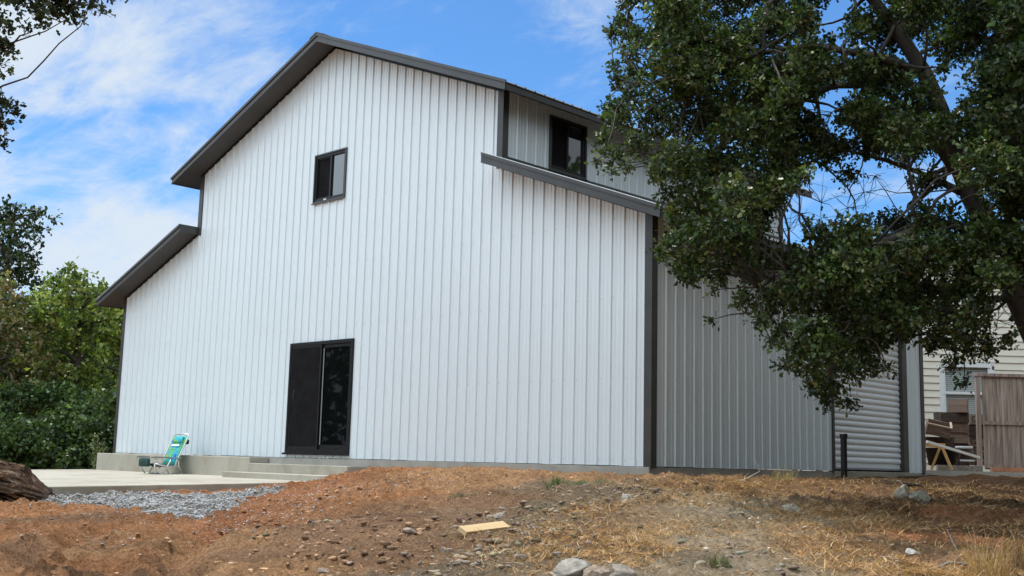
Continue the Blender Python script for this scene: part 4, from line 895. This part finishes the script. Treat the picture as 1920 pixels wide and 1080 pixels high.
# long white board leaning down to the right
wp0 = at(1738, 828, 23.45); wp1 = at(1836, 858, 23.8); o = MB().bar((0, 0, 0), wp1-wp0, .06, .05).build('white_plank', mat('white_painted_board', (.72, .70, .66), .6), None); o.location = wp0; tag(o, 'long white board sloping from the sawhorse to the gate post', 'board')
# step stool
sp = at(1812, 874, 24.9); ks = 24.9/F; stl = empty('step_stool', sp, -YAW, label='small white topped step stool in front of the crate stack', cat='stool')
mb = MB(); mb.box(-13*ks, 13*ks, -.02, .22, 33*ks, 37*ks); mb.build('seat', m_whitepl, stl, bevel=.008)
m_dk = mat('dark_steel', (.06, .06, .06), .5)
for s_ in (-1, 1):
    MB().tube([(s_*11*ks, 0, 33*ks), (s_*16*ks, -.06, 0)], .014, 8).build('leg', m_dk, stl, True); MB().tube([(s_*11*ks, .2, 33*ks), (s_*15*ks, .32, 0)], .014, 8).build('leg', m_dk, stl, True)
mb = MB(); mb.box(-14*ks, 14*ks, -.07, .02, 9*ks, 12*ks); mb.build('step', m_whitepl, stl)
# low timber and paving strip under them
tp = at(1806, 877, 24.4); o = MB().box(-.55, .38, -.06, .06, -.1, .045).build('timber', m_stick, None, bevel=.005); o.location = tp; o.rotation_euler = (0, 0, -YAW); tag(o, 'grey timber lying on the ground in front of the stool', 'timber')
pv = at(1850, 884.5, 22.5); o = MB().box(-1.7, 2.4, -.6, .5, -.3, 0).build('path', noisy('yard_paving', [(.3, (.34, .31, .26)), (.7, (.46, .43, .37))], 3, 6, .9, .2, .003), None); o.location = pv; o.rotation_euler = (0, 0, -YAW); tag(o, kind='structure')
rb = at(1898, 881.5, 22.9); o = MB().box(-.42, 1.2, -.05, .05, -.05, .05).build('brick_edging', noisy('red_brick', [(.3, (.26, .11, .06)), (.7, (.38, .18, .10))], 8, 4, .9, .2, .003), None); o.location = rb; o.rotation_euler = (0, 0, -YAW); tag(o, 'reddish edging strip at the foot of the wooden gate', 'edging')

# ------------------------------------------------------------------ foliage
LEAF8 = np.array([(0, 0, 0), (.27, .28, .07), (.15, .45, .03), (.30, .70, .08), (0, 1, 0), (-.30, .70, .08), (-.15, .45, .03), (-.27, .28, .07)])
LEAF4 = np.array([(0, 0, 0), (.3, .5, .1), (0, 1, 0), (-.3, .5, .1)])
def foliage(name, clumps, parent, lai=2.6, leaf=.055, greens=((.05, .085, .025),), per=8, template=LEAF8, seed=1, droop=.25, origin=(0, 0, 0), twig=.13, flat=.85, mat_=None, bright=(.6, 1.5), pal_p=None, nbias=.6):
    rs = np.random.RandomState(seed); P0 = []; OD = []; TI = []
    la = leaf*leaf*.42
    for c, r in clumps:
        n = max(4, int(lai*math.pi*r*r/la/per)); u = rs.normal(size=(n, 3)); u /= np.linalg.norm(u, axis=1)[:, None]; rr = rs.rand(n)**.42
        sp_ = u*rr[:, None]*np.array([r, r, r*flat]); P0.append(np.array(c)+sp_+rs.normal(0, r*.10, (n, 3))); OD.append(u); TI.append(np.full(n, rs.uniform(.82, 1.18)))
    P0 = np.concatenate(P0); OD = np.concatenate(OD); TI = np.concatenate(TI); n = len(P0)
    sd = OD*.7+rs.normal(0, .6, (n, 3)); sd[:, 2] -= droop; sd /= np.linalg.norm(sd, axis=1)[:, None]
    sprayt = TI*rs.uniform(.75, 1.3, n)
    i = np.repeat(np.arange(n), per); N_ = len(i); t_ = np.tile(np.linspace(-.5, .5, per), n)
    pos = P0[i]+sd[i]*(t_*twig)[:, None]+rs.normal(0, leaf*.22, (N_, 3))
    d = sd[i]*.55+rs.normal(0, .75, (N_, 3)); d /= np.linalg.norm(d, axis=1)[:, None]
    nr_ = rs.normal(0, 1, (N_, 3)); nr_[:, 2] += nbias; nr_ -= d*(nr_*d).sum(1)[:, None]; nr_ /= np.linalg.norm(nr_, axis=1)[:, None]; sdv = np.cross(d, nr_)
    L = leaf*rs.uniform(.65, 1.2, N_); T = template
    V = pos[:, None, :]+(sdv[:, None, :]*T[None, :, 0:1]+d[:, None, :]*T[None, :, 1:2]+nr_[:, None, :]*T[None, :, 2:3])*L[:, None, None]
    k = len(T); g_ = np.array(greens); ci = rs.choice(len(g_), n, p=pal_p)[i]; col = g_[ci]*(sprayt[i]*rs.uniform(bright[0], bright[1], N_))[:, None]
    V = V.reshape(-1, 3)-np.array(origin); Fc = np.arange(N_*k).reshape(N_, k)
    return npmesh(name, V, Fc, mat_ or m_leaf, parent, np.repeat(np.clip(col, .003, .9), k, axis=0))
def branch_to(mb, skel, c, r0, rs, tip=.006, sag=.15):
    S = np.array([s[0] for s in skel]); i = int(np.argmin(np.linalg.norm(S-c, axis=1)+rs.uniform(0, .6, len(S)))); a = S[i]; d = c-a; L = np.linalg.norm(d)
    pts = []; nseg = 6; w = rs.normal(0, .10*L, 3)
    for k in range(nseg+1):
        t_ = k/nseg; q = a+d*t_+w*math.sin(math.pi*t_)+np.array([0, 0, sag*L*math.sin(math.pi*t_)])+rs.normal(0, .02*L, 3)*(0 < k < nseg); pts.append(q)
    r0 = min(skel[i][1]*.6, r0); mb.tube(pts, [r0*(1-k/nseg)**.8+tip for k in range(nseg+1)], 6, jit=.1)
    return pts
def twigs(mb, c, r, n, rs, tip=.0025, r0=.006):
    for _ in range(n):
        u = rs.normal(size=3); u /= np.linalg.norm(u); u[2] -= .15; e = c+u*r*rs.uniform(.7, 1.15); m_ = (c+e)/2+rs.normal(0, .12*r, 3)
        mb.tube([c, m_, e], [r0, r0*.6, tip], 4, cap=False)

# --- big oak at the right
def limb(pts): return [(at(a, b_, d), r) for a, b_, d, r in pts]
main = limb([(2070, 960, 11.8, .24), (2035, 860, 11.8, .205), (1995, 740, 11.8, .18), (1950, 640, 11.8, .16), (1905, 540, 11.9, .14), (1865, 450, 12, .12), (1820, 365, 12, .10), (1790, 290, 12, .09), (1766, 210, 12, .082), (1735, 140, 12, .075), (1690, 70, 12.1, .068), (1630, -10, 12.2, .06), (1560, -130, 12.4, .055), (1490, -280, 12.8, .04)])
subs = [limb([(1775, 250, 12, .05), (1725, 135, 11.8, .045), (1650, 107, 11.6, .042), (1580, 95, 11.5, .038), (1525, 85, 11.5, .033), (1460, 92, 11.5, .026), (1380, 110, 11.5, .018), (1290, 150, 11.5, .01)]),
        limb([(1790, 320, 12, .05), (1720, 215, 12.2, .04), (1640, 160, 12.2, .036), (1565, 160, 12.3, .034), (1530, 175, 12.3, .03), (1480, 200, 12.3, .024), (1400, 250, 12.2, .016), (1300, 300, 12.1, .01)]),
        limb([(1850, 450, 12, .06), (1790, 420, 11.4, .05), (1720, 430, 11.1, .042), (1640, 460, 11, .034), (1560, 480, 11, .026), (1480, 510, 11, .016), (1420, 540, 11, .009)]),
        limb([(1800, 360, 12, .045), (1740, 330, 12.8, .03), (1660, 300, 13, .024), (1580, 280, 13, .018), (1480, 320, 13, .012), (1380, 400, 13, .008)]),
        limb([(1895, 560, 11.9, .04), (1840, 560, 11.4, .025), (1790, 590, 11.2, .016), (1790, 660, 11.1, .008)]),
        limb([(1885, 540, 11.9, .09), (1900, 400, 11.8, .08), (1910, 250, 11.6, .07), (1920, 100, 11.5, .06), (1935, -80, 11.4, .05), (1950, -300, 11.4, .04)]),
        limb([(1900, 400, 11.8, .06), (2050, 250, 11.6, .05), (2200, 150, 11.5, .04), (2350, 50, 11.5, .03)]),
        limb([(1630, -10, 12.2, .05), (1540, -60, 11.8, .04), (1440, 10, 11.6, .035), (1432, 60, 11.5, .03), (1430, 140, 11.6, .02), (1440, 230, 11.8, .01)]),
        limb([(1560, -130, 12.4, .045), (1450, -150, 12.2, .035), (1340, -120, 12, .025), (1250, -40, 12, .014)]),
        limb([(1640, 460, 11, .02), (1590, 560, 10.9, .014), (1560, 650, 10.9, .009), (1555, 730, 10.9, .005)])]
ob = at(2060, 1010, 11.8)
oak = empty('oak_tree', (ob[0], ob[1], float(base_h(ob[0], ob[1])[0])), label='large spreading oak tree overhanging the right side of the barn', cat='tree')
OO = np.array(oak.location)
mb = MB(); mb.tube([np.array([ob[0], ob[1], OO[2]-.3])-OO]+[p_-OO for p_, r_ in main], [.33]+[r_ for p_, r_ in main], 14, jit=.07); mb.build('trunk', m_bark, oak, True)
mb = MB(); rs = np.random.RandomState(2)
for s_ in subs: mb.tube([p_-OO for p_, r_ in s_], [r_ for p_, r_ in s_], 9, jit=.1)
skel = [(p_-OO, r_) for p_, r_ in main[4:]]+[(p_-OO, r_) for s_ in subs for p_, r_ in s_]
sk2 = []
for (a, ra), (b_, rb_) in zip(skel[:-1], skel[1:]):
    sk2.append((a, ra))
    if np.linalg.norm(a-b_) < 1.2: sk2.append(((a+b_)/2, min(ra, rb_)))
OAK = [(1190,-20,42),(1260,0,58),(1340,-20,66),(1430,-10,62),(1520,-30,50),(1600,-50,50),(1690,-20,45),(1780,0,62),(1850,0,66),(1930,0,66),
(1165,40,24),(1205,70,36),(1270,80,56),(1350,70,60),(1430,60,50),(1495,50,38),(1710,50,36),(1800,70,50),(1865,80,58),(1930,80,58),
(1190,140,32),(1250,150,52),(1330,150,62),(1410,150,56),(1490,130,42),(1555,135,26),(1650,115,26),(1850,150,46),(1910,160,58),
(1165,215,34),(1225,220,48),(1300,230,58),(1370,220,58),(1450,225,50),(1515,240,30),(1600,215,36),(1665,225,40),(1720,260,34),(1835,230,54),(1905,240,62),
(1130,262,20),(1155,298,20),(1195,275,28),(1265,300,46),(1340,300,52),(1420,300,50),(1490,290,38),(1555,270,34),(1635,262,44),(1695,290,26),(1770,300,36),(1850,310,58),(1920,320,58),
(1262,368,28),(1310,370,46),(1380,370,46),(1450,350,36),(1500,330,22),(1590,330,22),(1735,335,28),(1830,385,52),(1900,390,58),
(1272,432,28),(1320,430,42),(1375,440,42),(1425,425,22),(1545,440,38),(1610,432,42),(1680,422,42),(1750,412,46),(1825,450,58),(1900,460,58),
(1300,485,30),(1350,505,32),(1415,490,42),(1480,500,48),(1540,500,54),(1600,500,58),(1670,490,58),(1740,490,52),(1810,520,46),(1865,510,36),
(1395,565,24),(1450,560,40),(1510,560,48),(1570,570,52),(1640,560,54),(1700,560,48),(1770,570,42),(1825,590,34),
(1465,620,24),(1520,620,42),(1580,630,48),(1640,622,36),(1690,620,20),(1755,630,34),(1815,640,32),
(1470,685,14),(1515,685,34),(1570,690,42),(1630,680,24),(1660,690,14),(1785,685,18),(1808,720,12),(1845,660,22),(1890,635,18),
(1555,740,28),(1590,755,15),(1525,722,18),(1600,650,40),(1730,590,26),(1780,600,26),(1840,560,30),(1705,630,16),(1742,655,10),(1812,610,24),(1850,630,14),(1650,590,46),(1150,120,14),(1140,200,15),(1118,300,10),(1232,325,24),(1238,470,14),(1425,600,18),(1448,640,15),(1492,650,28),(1540,650,38),(1600,470,52),(1660,520,50),(1720,470,46),(1560,530,46),(1780,470,44),(1500,540,40),(1930,500,50),(1338,545,9),(1332,600,6),(1148,322,8),(1720,200,20),(1770,130,16),(1600,30,18),(1560,80,16),(1650,30,14)]
cl = []
for a, b_, r_ in OAK:
    d = 11.6+rs.uniform(-1.0, 1.2)+(.6 if b_ < 300 else -.5); c = at(a, b_, d)-OO; cl.append((c, r_*d/F))
for a, b_, r_ in ((1150,60,18),(1158,150,18),(1148,225,18),(1180,100,24),(1180,180,26),(1135,285,14),(1175,315,12),(1262,400,26),(1266,450,20),(1290,520,20),
    (1750,550,34),(1800,545,34),(1690,590,34),(1640,640,26),(1600,695,24),(1440,585,16)): cl.append((at(a, b_, rs.uniform(10.6, 11.4))-OO, r_*11/F))
for _ in range(95):
    a, b_ = rs.uniform(1240, 1930), rs.uniform(-30, 290)
    if (1525 < a < 1610 and b_ < 70) or (1510 < a < 1600 and 160 < b_ < 260): continue
    d = rs.uniform(10.8, 13.2); cl.append((at(a, b_, d)-OO, rs.uniform(26, 46)*d/F))
for _ in range(45):
    a, b_ = rs.uniform(1250, 1930), rs.uniform(290, 520)
    if inpoly(np.array([a]), np.array([b_]), [(1440, 460), (1450, 380), (1520, 310), (1740, 300), (1760, 380), (1640, 410), (1520, 470)])[0]: continue
    d = rs.uniform(10.8, 12.6); cl.append((at(a, b_, d)-OO, rs.uniform(26, 42)*d/F))
for a, b_, r_ in ((1845,330,30),(1845,430,34),(1875,480,36),(1900,120,44),(1880,220,44),(1890,330,44),(1480,170,24),(1580,120,18)): cl.append((at(a, b_, 10.7)-OO, r_*10.7/F))
LP_ = [(1630, -10), (1690, 70), (1735, 140), (1766, 210), (1790, 290), (1820, 365)]
def near_limb(c):
    x_, y_, w_ = project(np.array(c)+OO); r_ = 30
    for (ax_, ay_), (bx_, by_) in zip(LP_[:-1], LP_[1:]):
        t_ = np.clip(((x_[0]-ax_)*(bx_-ax_)+(y_[0]-ay_)*(by_-ay_))/((bx_-ax_)**2+(by_-ay_)**2), 0, 1)
        if math.hypot(x_[0]-ax_-t_*(bx_-ax_), y_[0]-ay_-t_*(by_-ay_)) < 24: return w_[0] < 12.2
    return False
cl = [q_ for q_ in cl if not near_limb(q_[0])]
cl2 = []
for _ in range(75):      # crown beyond the frame: above, right and towards the viewer's side
    a, b_ = rs.uniform(1230, 2500), rs.uniform(-650, 560)
    if 1900 > a and b_ > -110: continue
    if a > 1930 and b_ > 500: continue
    d = rs.uniform(10.4, 14.2); cl2.append((at(a, b_, d)-OO, rs.uniform(.38, .62)))
for _ in range(30): cl2.append((at(rs.uniform(1960, 2350), rs.uniform(-100, 560), rs.uniform(10.5, 14.5))-OO, rs.uniform(.45, .7)))
for c, r_ in cl:
    pts = branch_to(mb, sk2, c, .02, rs, .004, .05)
    twigs(mb, c, r_, 9, rs)
for c, r_ in cl2: branch_to(mb, sk2, c, .03, rs, .006, .05)
# bare hanging twigs in the gaps of the crown
for a, b_ in ((1500, 400), (1540, 380), (1590, 390), (1640, 330), (1700, 340), (1560, 210), (1740, 240), (1760, 330), (1870, 560), (1840, 610), (1620, 360), (1480, 430), (1870, 600)):
    c = at(a, b_, rs.uniform(11.3, 12.6))-OO; branch_to(mb, sk2, c, .008, rs, .0025, .0); twigs(mb, c, .35, 9, rs, .0015, .004)
mb.build('branches', m_bark, oak, True)
GREEN = ((.048, .078, .020), (.072, .105, .027), (.032, .052, .015), (.12, .14, .048), (.12, .10, .04))
foliage('crown', cl, oak, lai=5.0, leaf=.052, greens=GREEN, pal_p=[.32, .26, .26, .12, .04], seed=21, bright=(.35, 1.75))
foliage('upper_crown', cl2, oak, lai=5, leaf=.14, greens=GREEN[:3], seed=22, template=LEAF4, twig=.3)

# --- oak branches reaching in from the left
lb = at(-420, 1120, 9.2); gz0 = float(base_h(lb[0], lb[1])[0]); LO = np.array([lb[0], lb[1], gz0])
oak2 = empty('oak_tree', LO, label='nearby oak whose leafy twigs hang into the top left corner', cat='tree')
mb = MB(); mk = limb([(-430, 900, 9.2, .2), (-420, 600, 9.2, .17), (-380, 300, 9.1, .14), (-300, 50, 9, .11), (-200, -150, 9, .08), (-60, -250, 9, .05), (80, -260, 9, .03), (160, -200, 9, .015)])
mb.tube([np.array([0, 0, -.3])]+[p_-LO for p_, r_ in mk], [.26]+[r_ for p_, r_ in mk], 12, jit=.07); mb.build('trunk', m_bark, oak2, True)
s2 = limb([(-300, 50, 9, .05), (-180, 60, 9, .035), (-90, 110, 9, .02), (-30, 180, 9, .008)])
mb = MB(); mb.tube([p_-LO for p_, r_ in s2], [r_ for p_, r_ in s2], 8); sk = [(p_-LO, r_) for p_, r_ in mk[3:]+s2]
cl = [(at(a, b_, 9+rs.uniform(-.5, .5))-LO, r_*9/F) for a, b_, r_ in [(55, -12, 34), (100, 8, 34), (138, 28, 22), (78, 38, 16), (120, -20, 40), (170, 6, 16), (192, 22, 12), (190, -18, 18), (55, 52, 9), (0, 40, 18), (5, 78, 22), (20, 96, 10), (-20, 120, 30), (6, 190, 16), (26, 212, 13), (2, 235, 14), (-20, 215, 30), (3, 262, 8), (-30, 20, 40), (10, -40, 50), (80, -70, 50), (150, -70, 40), (-80, 100, 60), (-90, 0, 70), (228, -16, 9)]]
for c, r_ in cl: branch_to(mb, sk, c, .01, rs, .003, .05); twigs(mb, c, r_, 6, rs)
cl2 = [(at(rs.uniform(-900, -260), rs.uniform(-500, 350), rs.uniform(7.5, 11))-LO, rs.uniform(.35, .6)) for _ in range(40)]
for c, r_ in cl2: branch_to(mb, sk, c, .03, rs, .006, .05)
mb.build('branches', m_bark, oak2, True)
foliage('crown', cl, oak2, lai=5, leaf=.05, greens=((.035, .05, .02), (.05, .065, .025), (.07, .08, .03)), seed=31)
foliage('outer_crown', cl2, oak2, lai=4, leaf=.14, greens=GREEN[:3], seed=32, template=LEAF4, twig=.3)

# --- trees behind the barn at the left
def bg_tree(name, label, cells, base, greens, leaf, seed, lai=2.2, dr=(33, 36), trunk_r=.18, group=None, tpx=None, pal_p=None, bright=(.5, 1.6), cat='tree'):
    rs = np.random.RandomState(seed); b0 = at(base[0], 866, base[1]); g0 = float(base_h(b0[0], b0[1])[0]); O = np.array([b0[0], b0[1], g0])
    e = empty(name, O, label=label, cat=cat, group=group)
    cl = []
    for a, b_, r_ in cells:
        d = rs.uniform(*dr); cl.append((at(a, b_, d)-O, r_*d/F))
    top = min(cells, key=lambda c: c[1]); tp = at(top[0], top[1]+30, base[1])-O
    mb = MB(); pts = [np.array([0, 0, -.4]), np.array([.05, 0, .8])]+[np.array([0, 0, .8])*(1-t_)+tp*t_+rs.normal(0, .15, 3)*(t_ < 1) for t_ in (.3, .55, .8, 1)]
    mb.tube(pts, [trunk_r*1.3, trunk_r, trunk_r*.8, trunk_r*.6, trunk_r*.35, trunk_r*.12], 9, jit=.08); mb.build('trunk', m_bark, e, True)
    sk = [(p_, trunk_r*.6) for p_ in pts[2:]]; mb = MB()
    for c, r_ in cl[::3]: branch_to(mb, sk, c, .05 if trunk_r > .1 else .012, rs, .012 if trunk_r > .1 else .004, .04)
    mb.build('branches', m_bark, e, True)
    foliage('crown', cl, e, lai=lai, leaf=leaf, greens=greens, seed=seed, template=LEAF4, twig=leaf*2.4, pal_p=pal_p, bright=bright)
    return e
BR = ((.15, .21, .035), (.22, .28, .05), (.08, .13, .025), (.28, .31, .08)); OL = ((.15, .16, .05), (.21, .18, .075), (.09, .13, .03), (.24, .16, .08)); DK = ((.05, .09, .025), (.075, .12, .035), (.10, .16, .05), (.03, .055, .018))
def grid(x0, x1, y0, y1, st, r_, rs, top=None):
    o = []
    y = y0
    while y < y1:
        x = x0
        while x < x1:
            xx, yy = x+rs.uniform(-.3, .3)*st, y+rs.uniform(-.3, .3)*st
            if top is None or yy > top(xx)+r_*.6: o.append((xx, yy, r_*rs.uniform(.8, 1.15)))
            x += st
        y += st
    return o
rs = np.random.RandomState(77)
topB = lambda x: np.interp(x, [60, 95, 125, 150, 185, 215, 240, 300], [560, 520, 492, 505, 530, 545, 580, 600])
cellsB = grid(75, 290, 480, 800, 30, 21, rs, topB)+[(128, 510, 17), (150, 522, 16), (112, 520, 14), (180, 545, 18), (205, 560, 16), (228, 585, 14), (85, 560, 14)]
bg_tree('leafy_tree', 'bright green leafy tree behind the left corner of the barn', cellsB, (165, 34.5), BR, .17, 41, dr=(33.2, 36), lai=5)
topA = lambda x: np.interp(x, [-200, 0, 30, 60, 90, 120], [520, 512, 530, 545, 580, 640])
bg_tree('leafy_tree', 'olive and brown tinged tree at the left edge below the tall oak', grid(-190, 100, 500, 810, 34, 24, rs, topA), (0, 35), OL, .16, 42, dr=(33, 36.5), lai=5)
cellsD = [(20, 388, 16), (5, 408, 22), (38, 405, 14), (62, 402, 14), (80, 400, 10), (100, 412, 9), (52, 425, 16), (75, 428, 12), (15, 440, 24), (40, 455, 16), (70, 450, 9), (0, 475, 28), (30, 485, 22), (55, 480, 14), (62, 500, 14), (20, 515, 26), (45, 520, 20), (75, 530, 14), (-40, 430, 34), (-60, 480, 40), (-30, 520, 34), (-100, 420, 40), (-110, 500, 44), (72, 556, 16)]
bg_tree('oak_tree', 'tall dark clumpy oak rising behind the other trees at the left edge', cellsD, (-30, 44), ((.030, .05, .018), (.045, .065, .022)), .19, 43, dr=(42, 46), lai=5, trunk_r=.3)
bg_tree('shrub', 'dark dense shrub in the lower left corner behind the log', grid(-150, 130, 745, 862, 32, 24, rs), (40, 32.5), DK, .14, 44, dr=(31.5, 34), lai=6, trunk_r=.08, cat='shrub')
bg_tree('shrub', 'green shrub with lit leaf tips against the left corner trim', grid(110, 290, 750, 862, 32, 24, rs), (180, 31.8), DK[1:]+((.10, .14, .05),), .14, 45, dr=(30.8, 33), lai=6, trunk_r=.08, cat='shrub')
bg_tree('shrub', 'low dark bramble thicket at the far edge of the patio', grid(-120, 290, 800, 885, 26, 24, rs), (100, 31.0), DK, .13, 46, dr=(30.0, 31.6), lai=7, trunk_r=.05, cat='shrub')
bg_tree('leafy_tree', 'deep green tree filling in behind the bright leafy tree', grid(-160, 300, 575, 860, 44, 40, rs), (110, 40), DK, .22, 47, dr=(38, 42), lai=6)
# tall weed beside the ledge
def weed(px, py, d, H, label, n=26):
    b0 = at(px, py, d); O = np.array([b0[0], b0[1], -.5]); e = empty('weed', O, label=label, cat='weed'); rs = np.random.RandomState(int(px)); mb = MB(); cl = []
    for k in range(4):
        tip = np.array([rs.uniform(-.15, .2), rs.uniform(-.15, .15), H*rs.uniform(.6, 1)]); mb.tube([(0, 0, 0), tip*.5+rs.normal(0, .03, 3), tip], [.008, .006, .003], 5)
        for t_ in np.linspace(.25, 1, 7): cl.append((tip*t_, .05+.03*(1-t_)))
    mb.build('stems', mat('weed_stem', (.22, .24, .12), .8), e); foliage('leaves', cl, e, lai=1.6, leaf=.05, greens=((.16, .19, .09), (.24, .23, .14), (.10, .14, .05)), seed=9, template=LEAF4, per=3, twig=.06); return e
weed(178, 880, 26.6, .98, 'tall pale flowering weed beside the left end of the concrete ledge')
# distant woods all around the lot
rs = np.random.RandomState(90); cl = []
for k in range(560):
    a = rs.uniform(0, 2*math.pi); R0 = rs.uniform(50, 66); x, y = 14+R0*math.cos(a), R0*math.sin(a)
    h_ = rs.uniform(0, 1)**.8*(6.0 if y > 10 else 9.5); cl.append((np.array([x, y, h_-.3]), rs.uniform(1.6, 2.6)))
for k in range(150):  # unseen nearer tree row added to darken the light on the side wall
    cl.append((np.array([rs.uniform(31, 37), rs.uniform(-12, 26), rs.uniform(.3, 12)]), rs.uniform(1.2, 1.9)))
o = foliage('woodland', cl, None, lai=4, leaf=.75, greens=DK, seed=91, template=LEAF4, per=5, twig=1.2); tag(o, kind='stuff')

# ------------------------------------------------------------------ repeats share a group
GROUPS = {'rock': 'rocks and stones lying on the bank', 'wooden_crate': 'old wooden crates piled by the house', 'grass_tuft': 'green grass tufts on the bank',
          'dry_grass_tuft': 'dry grass tufts on the bank', 'leafy_tree': 'trees behind the left corner of the barn', 'shrub': 'shrubs along the far edge of the patio'}
for o in bpy.data.objects:
    k = o.name.split('.')[0]
    if o.parent is None and k in GROUPS and 'label' in o.keys(): o['group'] = GROUPS[k]
